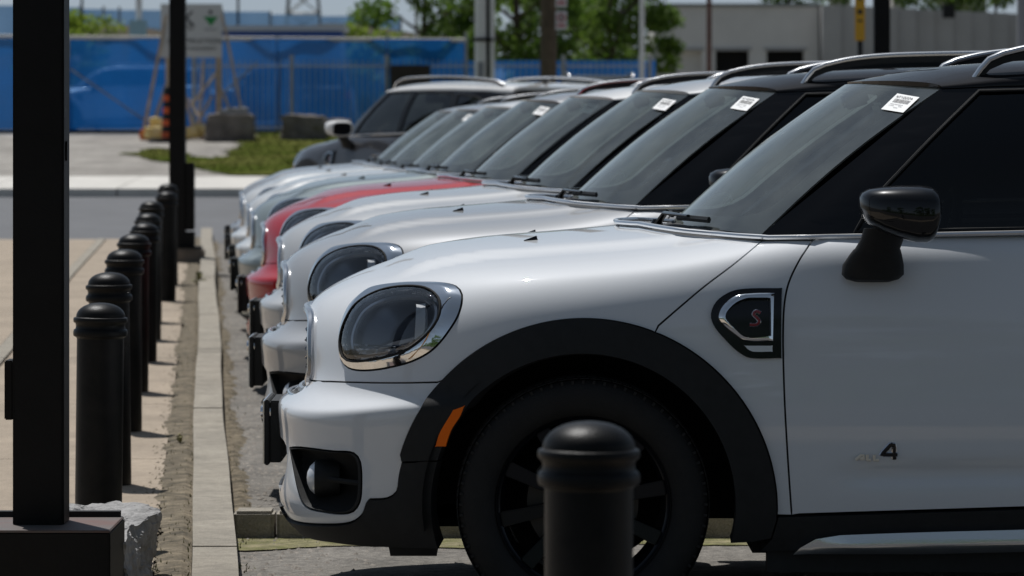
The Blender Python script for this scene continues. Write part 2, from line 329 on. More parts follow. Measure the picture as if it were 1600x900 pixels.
def panel_mesh(name, F, poly, holes=(), offset=0., lip=.014, m=None, free=None, mirror=None, sign=None, du=.125, dv=.125, bulge=None, inset=.0026):
    """a body panel: the piece of surface F inside poly (in surface coordinates), lifted by offset, edges folded inward by lip"""
    sg = SIGN if sign is None else sign
    loops = [np.asarray(poly)]+[np.asarray(h) for h in holes]
    lo, hi = loops[0].min(0), loops[0].max(0)
    gu = np.arange(math.ceil(lo[0]/du)*du, hi[0], du); gv = np.arange(math.ceil(lo[1]/dv)*dv, hi[1], dv)
    G = np.stack(np.meshgrid(gu, gv, indexing='ij'), -1).reshape(-1,2) if len(gu) and len(gv) else np.zeros((0,2))
    if len(G):
        k = inside(loops[0], G)
        for h in loops[1:]: k &= ~inside(h, G)
        G = G[k]
        for h in loops:
            if len(G): G = G[bdist(h, G) > .35*min(du, dv)]
    vs = []; es = []
    for L in loops:
        b = len(vs); vs += [tuple(p) for p in L]; es += [(b+i, b+(i+1)%len(L)) for i in range(len(L))]
    vs += [tuple(p) for p in G]
    ov, oe, of, *_ = geometry.delaunay_2d_cdt([Vector(p) for p in vs], es, [], 0, 1e-6)
    V = np.array([(p.x, p.y) for p in ov]); Tn = np.array([f for f in of if len(f) == 3], int)
    c = V[Tn].mean(1); k = inside(loops[0], c)
    for h in loops[1:]: k &= ~inside(h, c)
    Tn = Tn[k]; used = np.unique(Tn); rm = -np.ones(len(V), int); rm[used] = np.arange(len(used)); V = V[used]; Tn = rm[Tn]
    P = F(V[:,0], V[:,1]); N = sg*normals(F, V[:,0], V[:,1]); off = offset
    if bulge is not None: off = offset+bulge(V, bdist(loops[0], V))
    P = P+N*(off[:,None] if isinstance(off, np.ndarray) else off)
    fn = np.cross(P[Tn[:,1]]-P[Tn[:,0]], P[Tn[:,2]]-P[Tn[:,0]]); bad = (fn*N[Tn[:,0]]).sum(1) < 0
    Tn[bad] = Tn[bad][:,::-1]
    if bulge is not None:   # recompute vertex normals from faces
        fn = np.cross(P[Tn[:,1]]-P[Tn[:,0]], P[Tn[:,2]]-P[Tn[:,0]]); N = np.zeros_like(P)
        for q in range(3): np.add.at(N, Tn[:,q], fn)
        N /= np.maximum(np.linalg.norm(N, axis=1, keepdims=True), 1e-12)
    edges = {}
    for t in Tn:
        for q in range(3):
            e = (t[q], t[(q+1)%3]); kk = (min(e), max(e)); edges[kk] = None if kk in edges else e
    bd = [e for e in edges.values() if e is not None and not (free is not None and free(V[e[0]]) and free(V[e[1]]))]
    if inset and bd:
        mv = np.zeros_like(P); ct = np.zeros(len(P))
        for a, b in bd:
            q = np.cross(N[a], P[b]-P[a]); q /= np.linalg.norm(q)+1e-12; mv[a] += q; mv[b] += q; ct[a] += 1; ct[b] += 1
        k = ct > 0; P = P.copy(); P[k] += mv[k]/np.maximum(np.linalg.norm(mv[k], axis=1, keepdims=True), .4)*inset
    verts = [P]; nor = [N]; faces = [tuple(map(int, t)) for t in Tn]; ln = [tuple(N[i]) for t in Tn for i in t]; base = len(P)
    if lip and bd:
        ids = sorted({i for e in bd for i in e}); mp = {i: base+q for q, i in enumerate(ids)}; verts.append(P[ids]-N[ids]*lip)
        for a, b in bd:
            faces.append((int(b), int(a), mp[a], mp[b])); q = np.cross(P[a]-P[b], -N[a]); q = q/(np.linalg.norm(q)+1e-12); ln += [tuple(q)]*4
    P = np.concatenate(verts, 0)
    def make(nm, P, faces, ln):
        me = bpy.data.meshes.new(nm); me.from_pydata([tuple(p) for p in P], [], faces)
        if m: me.materials.append(m)
        me.polygons.foreach_set('use_smooth', [True]*len(faces)); me.update(); me.normals_split_custom_set(ln); return me
    def mirrored(P, faces, ln):
        P2 = P*np.array([1,-1,1]); f2 = []; l2 = []; k = 0
        for f in faces:
            L = ln[k:k+len(f)]; k += len(f); f2.append(f[::-1]); l2 += [(a, -b, c) for a, b, c in L[::-1]]
        return P2, f2, l2
    if mirror == 'merge':
        P2, f2, l2 = mirrored(P, faces, ln); b = len(P)
        return make(name, np.concatenate([P, P2]), faces+[tuple(i+b for i in f) for f in f2], ln+l2)
    me = make(name, P, faces, ln)
    if mirror == 'pair': return me, make(name, *mirrored(P, faces, ln))
    return me
def mirror_mesh(me):
    c = me.copy(); bm = bmesh.new(); bm.from_mesh(c)
    for v in bm.verts: v.co.y *= -1
    bmesh.ops.reverse_faces(bm, faces=bm.faces); bm.to_mesh(c); bm.free(); return c
# ---------------------------------------------------------------- the hatchback: outlines
def arc(r, a0, a1, cx=.003, cz=.32, n=60): a = np.radians(np.linspace(a0, a1, n)); return np.stack([cx+r*np.cos(a), cz+r*np.sin(a)], -1)
side3 = Inv(S, side_xz, 3, UMAX-1, 0, 10.6, lambda P, n: SIGN*n[...,1] < -.2)
c = lambda pts, closed=False, step=6.: cam_uv(curve(pts, step, closed))
SHUT = c([(1190,377),(1150,410),(1100,448),(1062,480),(1024,513)])                     # bonnet side shut line
AR = .512
ARCH_H = side3(arc(AR, 68.5, 137.6)); ARCH_B = side3(arc(AR, 137.6, 164.5, n=24)); ARCH_F = side3(arc(AR, -1, 68.5, n=50))
def xy_at(uv): return top_xy(S(uv[0], uv[1]))
e0 = xy_at(SHUT[0])
CW = c([(1000,356),(1030,361.5),(1065,366.5),(1110,371),(1150,374.5),(1188,377)]); CW[-1] = SHUT[0]; cwx, cwy = xy_at(CW[0])
COWL = top_uv(curve([(min(.14, cwx-.06),0),(min(.14, cwx-.06)+.006,cwy*.45),(float(cwx)-.02,cwy*.85)], .02)); COWL[0,1] = VMAX; COWL = join(COWL, CW); print('COWL', cwx, cwy)
SEAM = c([(690,597),(640,598),(590,598),(545,597),(515,596)])
GR_UP = front_uv(curve([(-.345,.634),(-.352,.69),(-.340,.75),(-.305,.795),(-.24,.815),(-.12,.822),(0,.824)], .02))
GR_LO = front_uv(curve([(-.345,.634),(-.325,.605),(-.28,.590),(-.20,.585),(0,.585)], .02))
GR_UP[-1,0] = 0; GR_LO[-1,0] = 0; SEAM[0] = ARCH_H[-1]; ARCH_B[0] = ARCH_H[-1]; SHUT[-1] = ARCH_H[0]; ARCH_F[-1] = ARCH_H[0]
SEAM2 = join(SEAM, seg(SEAM[-1], GR_UP[0]))
HEAD_OUT = c([(533,562),(529,535),(533,505),(549,472),(580,450),(628,441),(680,441),(712,447),(722,461),(718,488),(703,515),(678,545),(648,563),(610,574),(570,579),(545,575)], True)
HEAD_IN = c([(541,558),(537,535),(543,508),(560,480),(592,461),(630,453),(668,455),(687,468),(691,487),(683,508),(662,532),(635,550),(600,561),(565,566),(548,564)], True)
FOG = c([(452,699,1),(470,699),(520,705),(553,708),(563,722),(565,760),(562,785),(552,799),(535,803),(505,800),(478,792),(466,770),(458,735)], True)
LOWW = c([(436,795,1),(440,806,1),(468,816),(510,819),(548,816),(566,804),(573,786,1),(578,780,1),(606,778),(620,768),(624,745),(629,722,1)])
INTAKE = front_uv(curve([(0,.47),(-.35,.468),(-.43,.455),(-.46,.40),(-.42,.345),(-.35,.335),(0,.332)], .03)); INTAKE[[0,-1],0] = 0
LIP_Y = front_yz(S(LOWW[0,0], LOWW[0,1]))
LIPF = front_uv(curve([(0,.285),(-.2,.285),(-.4,.287),(float(LIP_Y[0]),float(LIP_Y[1]))], .03)); LIPF[0,0] = 0; LIPF[-1] = LOWW[0]
ARCH_B[-1] = LOWW[-1]
HOOD = join(COWL, SHUT, ARCH_H, SEAM2, GR_UP, seg((0, GR_UP[-1,1]), (0, VMAX)), seg((0, VMAX), (COWL[0,0], VMAX)))
BUMP = join(SEAM2, GR_LO, seg((0, GR_LO[-1,1]), (0, INTAKE[0,1])), INTAKE, seg((0, INTAKE[-1,1]), (0, LIPF[0,1])), LIPF, LOWW, ARCH_B[::-1])
onmid = lambda p: p[0] < 1e-6 or p[1] > VMAX-1e-6
# black lower bumper + lower front of the arch
BOT = c([(444,823),(470,836),(530,846),(600,856),(645,861),(686,864)])
ARCH_IN = lambda a0, a1, n=60: side3(arc(.402, a0, a1, 0, .335, n))
b_y = front_yz(S(BOT[0,0], BOT[0,1]))
BOTF = front_uv(curve([(0,.235),(-.3,.237),(float(b_y[0]),float(b_y[1]))], .04)); BOTF[0,0] = 0; BOTF[-1] = BOT[0]
inA = ARCH_IN(197.5, 163, 30)
LOWB = join(LIPF, LOWW, seg(LOWW[-1], inA[-1], .06), inA[::-1], BOT[::-1], BOTF[::-1], seg((0, BOTF[0,1]), (0, LIPF[0,1])))
ARCHT = join(ARCH_F, ARCH_H, ARCH_B, seg(LOWW[-1], inA[-1], .06), ARCH_IN(163, -14, 120), side3([(.45,.24),(.50,.25),(.515,.30)]))
# fender between bonnet and door, doors
BELT0 = SHUT[0]; DOOR_E = c([(1269,376),(1247,410),(1230,450),(1224,500),(1225,600),(1230,700),(1237,805)]); DOOR_BOT = lambda x: .312+.032*(x-.55)
def belt_uv(xs): return side3([(x, 1.047+.022*(x-.48)) for x in xs])
FEND = join(SHUT[::-1], seg(SHUT[0], DOOR_E[0], .06), DOOR_E, side3([(.53,.311)]), ARCH_F) if False else join(ARCH_F[::-1], )
FEND = join(SHUT, ARCH_F[::-1], seg(ARCH_F[0], DOOR_E[-1], .1), DOOR_E[::-1], seg(DOOR_E[0], SHUT[0], .06))
xs_ = lambda a, b: np.linspace(a, b, max(2, int(abs(b-a)/.08)))
dx0 = S(DOOR_E[0,0], DOOR_E[0,1])[0]; dxb = S(DOOR_E[-1,0], DOOR_E[-1,1])[0]
def zb(x): return 1.047+.022*(x-.48)
DOORF = join(DOOR_E, side3([(x, DOOR_BOT(x)) for x in xs_(dxb+.02, 1.52)]), side3([(1.52+.03*math.sin((z-.33)/.75*3), z) for z in np.linspace(.35, 1.04, 14)]), belt_uv(xs_(1.53, dx0+.04)))
RA = dict(cx=2.672, cz=.32)
DOORR = join(side3([(1.525, zb(1.525)-.001)]), side3([(1.525+.03*math.sin((z-.33)/.75*3), z) for z in np.linspace(1.03, .35, 14)]), side3([(x, DOOR_BOT(x)) for x in xs_(1.53, 2.165)]),
             side3(arc(AR, 178, 128, n=24, **RA)), side3([(2.40,.80),(2.44,.92),(2.45,1.0),(2.45,zb(2.45))]), belt_uv(xs_(2.43, 1.56)))
rear_arc = side3(arc(AR, 128, 2, n=60, **RA))
qbot = side3([(3.19,.31),(3.22,.31)])
QUART = join(side3([(2.456,zb(2.456)),(2.456,1.0),(2.446,.92),(2.405,.80)]), rear_arc, seg(qbot[-1], (UMAX, qbot[-1,1])), seg((UMAX, qbot[-1,1]), (UMAX, 9.4)), seg((UMAX, 9.4), side3([(3.15,zb(3.15))])[0]), belt_uv(xs_(3.12, 2.48)))
SILL = join(side3([(x, DOOR_BOT(x)-.003) for x in xs_(.517, 2.155)]), side3(arc(.515, 182, 190, n=6, **RA)), side3([(x, .20) for x in xs_(2.2, .47)]), side3([(.50,.25)]))
RARCH = join(side3(arc(AR, 178, 2, n=90, **RA)), side3([(3.19,.30),(3.10,.24),(3.06,.235)]), side3(arc(.402, -14, 194, n=100, cx=2.672, cz=.335)), side3([(2.18,.24),(2.16,.28)]))
RBUMP = join(seg(side3([(3.19,.305)])[0], (UMAX, qbot[-1,1]-.05)), seg((UMAX, qbot[-1,1]-.05), (UMAX, .2)), seg((UMAX,.2), side3([(3.08,.235)])[0]))
SCUT_OUT = c([(1109,491),(1118,471),(1140,456),(1165,451),(1223,450,1),(1222,505),(1222,561,1),(1172,561),(1152,551),(1130,530),(1114,510)], True)
SCUT_R1 = c([(1121,497),(1128,480),(1148,465),(1175,461),(1210,460,1),(1208,534,1),(1165,534),(1145,522),(1128,508)], True, 4)
SCUT_R2 = c([(1134,497),(1146,480),(1165,471),(1182,470),(1202,470,1),(1203,525,1),(1166,527),(1150,516)], True, 4)
SIGNAL = c([(1161,539,1),(1208,539,1),(1208,551,1),(1176,551),(1166,546)], True, 4)

# greenhouse: side surface (s along, t up), windscreen, roof
TB = np.array([(.455,-.735),(.56,-.775),(.75,-.797),(1.1,-.808),(1.7,-.812),(2.4,-.80),(2.9,-.765),(3.25,-.70)])
TT = np.array([(.95,-.595),(1.05,-.615),(1.3,-.632),(2.0,-.640),(2.6,-.625),(3.0,-.58),(3.15,-.54)])
def smooth_tab(T, x):      # smoothed table look-up
    x = np.asarray(x, float); return sum(np.interp(x+d, T[:,0], T[:,1])*w_ for d, w_ in ((-.09,.1),(-.045,.2),(0,.4),(.045,.2),(.09,.1)))
def roofz(x):              # roof centre line
    return np.interp(x, [.77,.85,.95,1.10,1.3,1.6,2.0,2.5,2.9,3.2], [1.464,1.489,1.508,1.524,1.535,1.543,1.542,1.528,1.505,1.475])
def roofz_s(x): return sum(roofz(np.asarray(x)+d)*w_ for d, w_ in ((-.1,.15),(-.05,.22),(0,.26),(.05,.22),(.1,.15)))
EDGEZ = lambda x: np.interp(x, [.95,1.15,1.5,2.2,2.8,3.15], [1.448,1.456,1.460,1.458,1.445,1.420])
def G(s, t):
    s = np.asarray(s, float); t = np.asarray(t, float)
    xb = .482+s*2.74; xt = .983+s*2.12; yb = smooth_tab(TB, xb); yt = smooth_tab(TT, xt)
    x = xb+(xt-xb)*t; y = yb+(yt-yb)*t-.022*np.sin(np.pi*t); z = zb(xb)+.004+(EDGEZ(xt)-zb(xb)-.004)*t
    return np.stack([x, y, z], -1)
def WS(a, t):              # windscreen, a 0..1 from the middle to the near edge
    a = np.asarray(a, float); t = np.asarray(t, float); q = np.abs(a)**2.3
    x = (.275+.207*q)*(1-t)+(.775+.208*q)*t; y0, y1 = smooth_tab(TB, .482), smooth_tab(TT, .983)
    y = a*(y0*(1-t)+y1*t); z = (1.068-.016*q)*(1-t)+(1.466-.018*q)*t
    b = np.sin(np.pi*t)*.018; return np.stack([x-b*.75, y-.0*b, z+b*.65], -1)
def RF(s, a):              # roof, a 0 at the side edge .. 1 at the centre line
    s = np.asarray(s, float); th = np.clip(np.asarray(a, float), 1e-4, 1)*np.pi/2; fr = np.cos(np.minimum(th, np.pi/2))**(1/2.6); q = np.abs(fr)**2.3
    xf = .778+.207*q; xr = 3.20-.10*q; x = xf+(xr-xf)*s; xe = .985+s*2.12
    ye = smooth_tab(TT, xe)-.004; ze = EDGEZ(xe)-.001; zc = roofz_s(.775+(x-xf)*1.0)
    return np.stack([x, ye*fr, ze+(zc-ze)*np.sin(th)**.75], -1)
def roof_at(x, y):
    ye = abs(float(smooth_tab(TT, x)))+.004; fr = min(abs(y)/ye, .999); th = math.acos(fr**2.6); return float(RF((x-.985)/2.12, th/(math.pi/2))[2])
def signof(F, uv, axis, want): n = normals(F, np.array([uv[0]]), np.array([uv[1]]))[0]; return 1.0 if n[axis]*want > 0 else -1.0
SG = signof(G, (.5,.5), 1, -1); SW = signof(WS, (.5,.5), 2, 1); SR = signof(RF, (.5,.6), 2, 1)
g_cam = Inv(G, cam_px, 0, 1, 0, 1, lambda P, n: np.ones(P.shape[:-1], bool), st=.02)
w_cam = Inv(WS, cam_px, 0, 1, 0, 1, lambda P, n: seen(P, SW*n), st=.02)
gc = lambda pts: g_cam(curve(pts, 12., True))
WIN1 = gc([(1336,362,1),(1372,305),(1400,274),(1465,206),(1530,142,1),(1660,139),(1800,138,1),(1806,353,1)])
WIN2 = gc([(1838,352,1),(1832,140,1),(2050,142),(2215,150,1),(2330,345,1)])
WIN3 = gc([(2365,344,1),(2255,154,1),(2420,165),(2500,185,1),(2600,335,1)])

# ---------------------------------------------------------------- the hatchback: meshes
def fixed_tube(F, sg, uv, off, r, n=6, closed=False, flat=1.0, mb=None):
    N = sg*normals(F, uv[:,0], uv[:,1]); P = F(uv[:,0], uv[:,1])+N*off; mb = mb or MB(); pts = [Vector(p) for p in P]; m_ = len(pts); vs = []; fs = []
    for i in range(m_):
        t = (pts[(i+1)%m_]-pts[i-1]) if closed else (pts[min(i+1,m_-1)]-pts[max(i-1,0)]); t.normalize(); b = Vector(N[i]); a = t.cross(b); a.normalize()
        for k in range(n): q = 2*math.pi*k/n; vs.append(pts[i]+a*math.cos(q)*r+b*math.sin(q)*r*flat)
    for i in range(m_ if closed else m_-1):
        j = (i+1)%m_
        for k in range(n): fs.append((i*n+k, i*n+(k+1)%n, j*n+(k+1)%n, j*n+k))
    if not closed: fs += [tuple(range(n))[::-1], tuple((m_-1)*n+k for k in range(n))]
    mb.add(vs, fs); return mb
def both(mb):          # add the mirror image
    b = len(mb.v); mb.v += [(x,-y,z) for x, y, z in mb.v]; n = len(mb.f); mb.f += [tuple(i+b for i in f)[::-1] for f in mb.f[:n]]; mb.mi += mb.mi[:n]; return mb

def make_car():
    """one complete five-door hatchback crossover with all of its parts; x rearward, nose at -0.86"""
    car = empty('parked_car'); P_ = {}
    def part(name, me, m, parent=None, **k): return link(name, me, M[m] if isinstance(m, str) else m, parent or car, **k)
    # painted panels
    P_['hood'] = part('hood', panel_mesh('hood', S, HOOD, [HEAD_OUT], m=M['white'], free=onmid, mirror='merge', lip=.02), 'white')
    P_['bumper'] = part('front_bumper', panel_mesh('front_bumper', S, BUMP, [FOG], m=M['white'], free=onmid, mirror='merge', lip=.03), 'white')
    for nm, poly in (('fender', FEND), ('front_door', DOORF), ('rear_door', DOORR)):
        a, b = panel_mesh(nm, S, poly, m=M['white'], mirror='pair'); P_[nm] = part(nm, a, 'white'); P_[nm+'2'] = part(nm, b, 'white')
    endmid = lambda p: p[0] > UMAX-1e-6
    P_['quarter'] = part('rear_body', panel_mesh('rear_body', S, QUART, m=M['white'], free=endmid, mirror='merge'), 'white')
    # black plastic
    def wrap(V, d): return .010+.007*np.sin(np.clip(d/1.2, 0, 1)*np.pi)
    a, b = panel_mesh('wheel_arch_trim', S, ARCHT, m=M['clad'], mirror='pair', offset=.012, lip=.05); ta = part('wheel_arch_trim', a, 'clad'); part('wheel_arch_trim', b, 'clad')
    part('lower_bumper', panel_mesh('lower_bumper', S, LOWB, m=M['clad'], free=onmid, mirror='merge', offset=.008, lip=.06), 'clad')
    a, b = panel_mesh('wheel_arch_trim', S, RARCH, m=M['clad'], mirror='pair', offset=.012, lip=.05); part('wheel_arch_trim', a, 'clad'); part('wheel_arch_trim', b, 'clad')
    a, b = panel_mesh('side_sill', S, SILL, m=M['clad'], mirror='pair', offset=.010, lip=.05); part('side_sill', a, 'clad'); part('side_sill', b, 'clad')
    part('rear_bumper', panel_mesh('rear_bumper', S, RBUMP, m=M['clad'], free=endmid, mirror='merge', offset=.01, lip=.04), 'clad')
    # amber side marker lying in the arch trim
    mk = c([(709,640,1),(729,634,1),(722,650),(708,672),(699,698,1),(681,698,1),(688,675)], True, 4)
    a, b = panel_mesh('side_marker', S, mk, m=M['amber'], mirror='pair', offset=.016, lip=.012, du=.06); part('side_marker', a, 'amber'); part('side_marker', b, 'amber')
    # silver skid strip under the doors
    sk = side3(curve([(.555,.210),(.575,.236),(.615,.258),(.68,.268),(1.2,.283),(2.08,.305),(2.10,.29),(2.08,.235),(1.2,.222),(.60,.207)], .05, True))
    a, b = panel_mesh('sill_strip', S, sk, m=M['alu'], mirror='pair', offset=.016, lip=.02, du=.06, bulge=lambda V, d: .014+.018*np.clip(d/.35, 0, 1)-.012*np.clip((d-.35)/.25, 0, 1)*(d > .35)); part('sill_strip', a, 'alu'); part('sill_strip', b, 'alu')
    # dark seals under the shut lines
    for L in (SHUT, SEAM2, DOOR_E, HEAD_OUT, ARCH_F, ARCH_H, ARCH_B, LOWW): fixed_tube(S, SIGN, L, -.014, .009, 6, L is HEAD_OUT).pair('shut_line_seal', M['dark'], car)
    fixed_tube(S, SIGN, join(side3([(1.522+.03*math.sin((z-.33)/.75*3), z) for z in np.linspace(.33, 1.06, 14)])), -.014, .009).pair('shut_line_seal', M['dark'], car)
    fixed_tube(S, SIGN, side3([(2.453,zb(2.45)),(2.453,1.0),(2.443,.92),(2.403,.80)]), -.014, .009).pair('shut_line_seal', M['dark'], car)
    # headlight: chrome surround, housing, reflector parts, clear lens
    pr = panel_mesh('headlight_surround', S, HEAD_OUT, [HEAD_IN], m=M['chrome'], mirror='pair', offset=0, lip=.03, du=.06, dv=.06, bulge=lambda V, d: .002+.010*np.clip(d/.22, 0, 1))
    lens = panel_mesh('headlight_lens', S, HEAD_IN, m=M['lens'], mirror='pair', offset=.004, lip=.02, du=.08, dv=.08, bulge=lambda V, d: .006+.020*np.sqrt(np.clip(d/.9, 0, 1)))
    pan = panel_mesh('lamp_pan', S, HEAD_IN, m=M['lampin'], mirror='pair', offset=0, lip=0, inset=0, du=.08, dv=.08, bulge=lambda V, d: -.004-.060*np.sqrt(np.clip(d/.8, 0, 1)))
    lf = lambda V, d: -.004-.010*(V[:,1]-V[:,1].min())
    led = c([(644,468,1),(661,466,1),(661,520),(645,531,1)], True, 4); ledp = panel_mesh('light_bar', S, led, m=M['led'], mirror='pair', offset=0, lip=.012, du=.06, dv=.1, bulge=lf)
    rib = c([(546,541,1),(600,542),(655,540,1),(637,549),(600,559),(565,564),(550,560)], True, 5)
    def ribf(V, d): return -.014+.003*np.sign(np.sin(V[:,0]*95))+.002*np.sin(V[:,1]*70)
    ribp = panel_mesh('ribbed_reflector', S, rib, m=M['rib'], mirror='pair', offset=0, lip=.02, du=.03, dv=.05, bulge=ribf)
    shelf = c([(544,534,1),(600,536),(668,533,1),(660,539,1),(600,541),(545,540,1)], True, 5); shp = panel_mesh('lamp_shelf', S, shelf, m=M['chrome'], mirror='pair', offset=-.012, lip=.01, du=.06, dv=.1)
    ind = c([(676,514,1),(680,514,1),(668,537),(647,560,1),(640,563,1),(661,541)], True, 4); inp = panel_mesh('indicator_strip', S, ind, m=M['ambstrip'], mirror='pair', offset=.0125, lip=.006, du=.05, dv=.05)
    uvc = cam_uv([(598,506)])[0]; pc = S(uvc[0], uvc[1]); nc = SN(np.array([uvc[0]]), np.array([uvc[1]]))[0]; pj = pc-nc*.055
    for q in (0, 1):
        h = empty('headlight'); h.parent = car
        link('headlight_surround', pr[q], None, h); link('lamp_housing', pan[q], None, h); link('light_bar', ledp[q], None, h); link('ribbed_reflector', ribp[q], None, h)
        link('lamp_shelf', shp[q], None, h); link('indicator_strip', inp[q], None, h); link('headlight_lens', lens[q], None, h)
        sl_ = fixed_tube(S, SIGN, HEAD_IN, .0135, .0035, 6, True); sl_ = both(sl_) if False else sl_
        if q: sl_.v = [(x,-y,z) for x, y, z in sl_.v]
        sl_.build('lens_seal', M['dark'], h)
        bz = HEAD_IN+(HEAD_IN.mean(0)-HEAD_IN)*.13; bz_ = fixed_tube(S, SIGN, bz, -.016, .009, 8, True)
        if q: bz_.v = [(x,-y,z) for x, y, z in bz_.v]
        bz_.build('lamp_bezel', M['bezel'], h)
    # fog lamp recess
    fp = panel_mesh('fog_lamp_recess', S, FOG, m=M['dark'], mirror='pair', offset=0, lip=0, inset=0, du=.08, dv=.1, bulge=lambda V, d: -.004-.085*np.sqrt(np.clip(d/.5, 0, 1)))
    fr = panel_mesh('fog_lamp_frame', S, FOG, [FOG+(FOG.mean(0)-FOG)*.09], m=M['clad'], mirror='pair', offset=.001, lip=.05)
    u0 = cam_uv([(484,748)])[0]; pf = S(u0[0], u0[1])
    for q in (0, 1):
        h = empty('fog_lamp'); h.parent = car; link('fog_lamp_recess', fp[q], None, h); link('fog_lamp_frame', fr[q], None, h); sg = 1 if q == 0 else -1
        m_ = MB(); cc = (float(pf[0])+.012, float(pf[1]+.030)*sg, float(pf[2])); m_.lathe([(.0,-.022),(.016,-.020),(.032,-.013),(.043,-.002),(.046,.004)], c=cc, axis='X', n=26); m_.build('fog_lamp_lens', M['rib'], h); m_ = MB(); m_.lathe([(.047,.001),(.050,.006),(.050,.07)], c=cc, axis='X', n=26); m_.build('fog_lamp_body', M['clad'], h)
        m_ = MB(); m_.tube([(cc[0]+.02,cc[1]-.035*sg,cc[2]+.002),(cc[0]+.13,cc[1]-.105*sg,cc[2]-.006)], .005, 6, flat=1.6); m_.build('recess_bar', M['clad'], h)
    # grille: chrome surround, dark pan, faceted mesh
    gu = GR_UP[::-1]; Pg = S(gu[:,0], gu[:,1])+SN(gu[:,0], gu[:,1])*.003; pe = Pg[-1]
    Pg = [tuple(p) for p in Pg]+[(pe[0]+.003,-.335,.617),(pe[0]-.004,-.305,.603),(pe[0]-.018,-.25,.597),(pe[0]-.032,-.12,.594),(pe[0]-.036,0,.594)]
    both(MB().tube(Pg, .0125, 8, up=(1,0,0))).build('grille_surround', M['satin'], car)
    mb = MB(); ys = np.linspace(-.33, .33, 25)
    def gx(y, z): return -.792+.05*(abs(y)/.33)**2-.04*max(0, (z-.78)/.07)*-1+.040
    mb.grid([[(gx(y, z), y, z) for z in np.linspace(.57, .825, 9)] for y in ys]); mb.build('grille_backing', M['dark'], car)
    rg = random.Random(5)
    for mm, par in ((M['chrome'], 0), (M['gchrome'], 1)):
        mb = MB()
        for r_ in range(9):
            z0 = .603+r_*.0262
            for k in range(25):
                y0 = -.312+k*.026+(.013 if r_ % 2 else 0)
                if (r_*3+k+(k*k)//5) % 3 == 0 and par or (r_*3+k+(k*k)//5) % 3 and not par or abs(y0) > .325-max(0, (z0-.75))*1.5-max(0, .64-z0)*.9: continue
                x0 = gx(y0, z0)-.016-.006*rg.random(); rt = Matrix.Rotation(rg.uniform(-.6,.6), 3, 'X') @ Matrix.Rotation(rg.uniform(-.7,.7), 3, 'Z')
                vs = [Vector((x0,y0,z0))+rt@Vector(v) for v in ((-.016,0,0),(.016,0,0),(0,-.017,0),(0,.017,0),(0,0,-.014),(0,0,.014))]
                mb.add(vs, [(0,2,5),(0,5,3),(0,3,4),(0,4,2),(1,5,2),(1,3,5),(1,4,3),(1,2,4)])
        mb.build('grille_mesh', mm, car, smooth=False, kind='stuff')
    for dz_, o in ((.582,0),(.560,.008)): MB().tube([(-.80-.030*(1-(t/.26)**2)-o, t, dz_) for t in np.linspace(-.26, .26, 25)], .010, 8, flat=.6).build('lower_grille_bar', M['chrome'], car)
    mb = MB(); mb.grid([[(-.755+.05*(abs(y)/.47)**2, y, z) for z in (.31,.49)] for y in np.linspace(-.47,.47,8)]); mb.build('intake_backing', M['dark'], car)
    mb = MB()
    for z in (.355,.385,.415,.445): mb.box((-.775,0,z), (.03,.80,.008))
    mb.build('intake_slats', M['clad'], car, kind='stuff')
    # number plate bracket on the nose
    pb = empty('plate_bracket'); pb.parent = car
    MB().box((-.889,0,.472), (.014,.30,.186)).build('bracket_plate', M['clad'], pb, bevel=.003)
    MB().box((-.8985,0,.472), (.004,.29,.180)).build('bracket_edge', M['satin'], pb)
    MB().box((-.864,0,.474), (.036,.285,.176)).build('bracket_spacer', M['clad'], pb, bevel=.004)
    MB().lathe([(.0,-.012),(.016,-.010),(.022,.0),(.022,.02)], c=(-.898,-.12,.53), axis='X', n=16).build('bracket_cap', M['satin'], pb)
    # side scuttle badge
    sp = panel_mesh('scuttle_panel', S, SCUT_OUT, m=M['gloss'], mirror='pair', offset=.008, lip=.012, du=.06, dv=.08)
    sr = panel_mesh('scuttle_ring', S, SCUT_R1, [SCUT_R2], m=M['chrome'], mirror='pair', offset=.010, lip=.008, du=.02, dv=.04, bulge=lambda V, d: .010+.007*np.clip(d/.05, 0, 1))
    si = panel_mesh('side_indicator', S, SIGNAL, m=M['rib'], mirror='pair', offset=.010, lip=.005, du=.05, dv=.05)
    for q in (0, 1):
        h = empty('side_scuttle'); h.parent = car; link('scuttle_panel', sp[q], None, h); link('scuttle_ring', sr[q], None, h); link('side_indicator', si[q], None, h)
        if q == 0:
            Spts = curve([(1188,490),(1181,487),(1177,492),(1183,498),(1186,503),(1181,508),(1171,508)], 2.)
            for nm, r_, o_, mm in (('badge_letter_edge', .0052, .0095, 'satin'), ('badge_letter', .0034, .0125, 'redbadge')):
                fixed_tube(S, SIGN, cam_uv(Spts), o_, r_, 6, flat=.6).build(nm, M[mm], h)
    # four-wheel-drive badge on the front door: strokes
    bd = empty('door_badge'); bd.parent = car
    def stroke(pts, r, off, nm, mm, fl=.5): fixed_tube(S, SIGN, cam_uv(curve([(*p, 1) for p in pts], 3.)), off, r, 6, flat=fl).build(nm, M[mm], bd)
    four = [(1397,717),(1397,695),(1391,695),(1377,710),(1402,710)]
    stroke(four, .0070, .002, 'badge_digit_edge', 'satin'); stroke(four, .0048, .0052, 'badge_digit', 'gloss')
    for L in ([(1337,718),(1345,711),(1349,711),(1349,718)], [(1343,716),(1349,716)], [(1355,710),(1355,718),(1361,718)], [(1366,710),(1366,718),(1373,718)]): stroke(L, .0042, .0045, 'badge_letter', 'badge')
    # chrome waist line
    up1 = seg(SHUT[0], DOOR_E[0], .06)
    be = join(COWL, up1, belt_uv(xs_(dx0+.04, 3.15)))
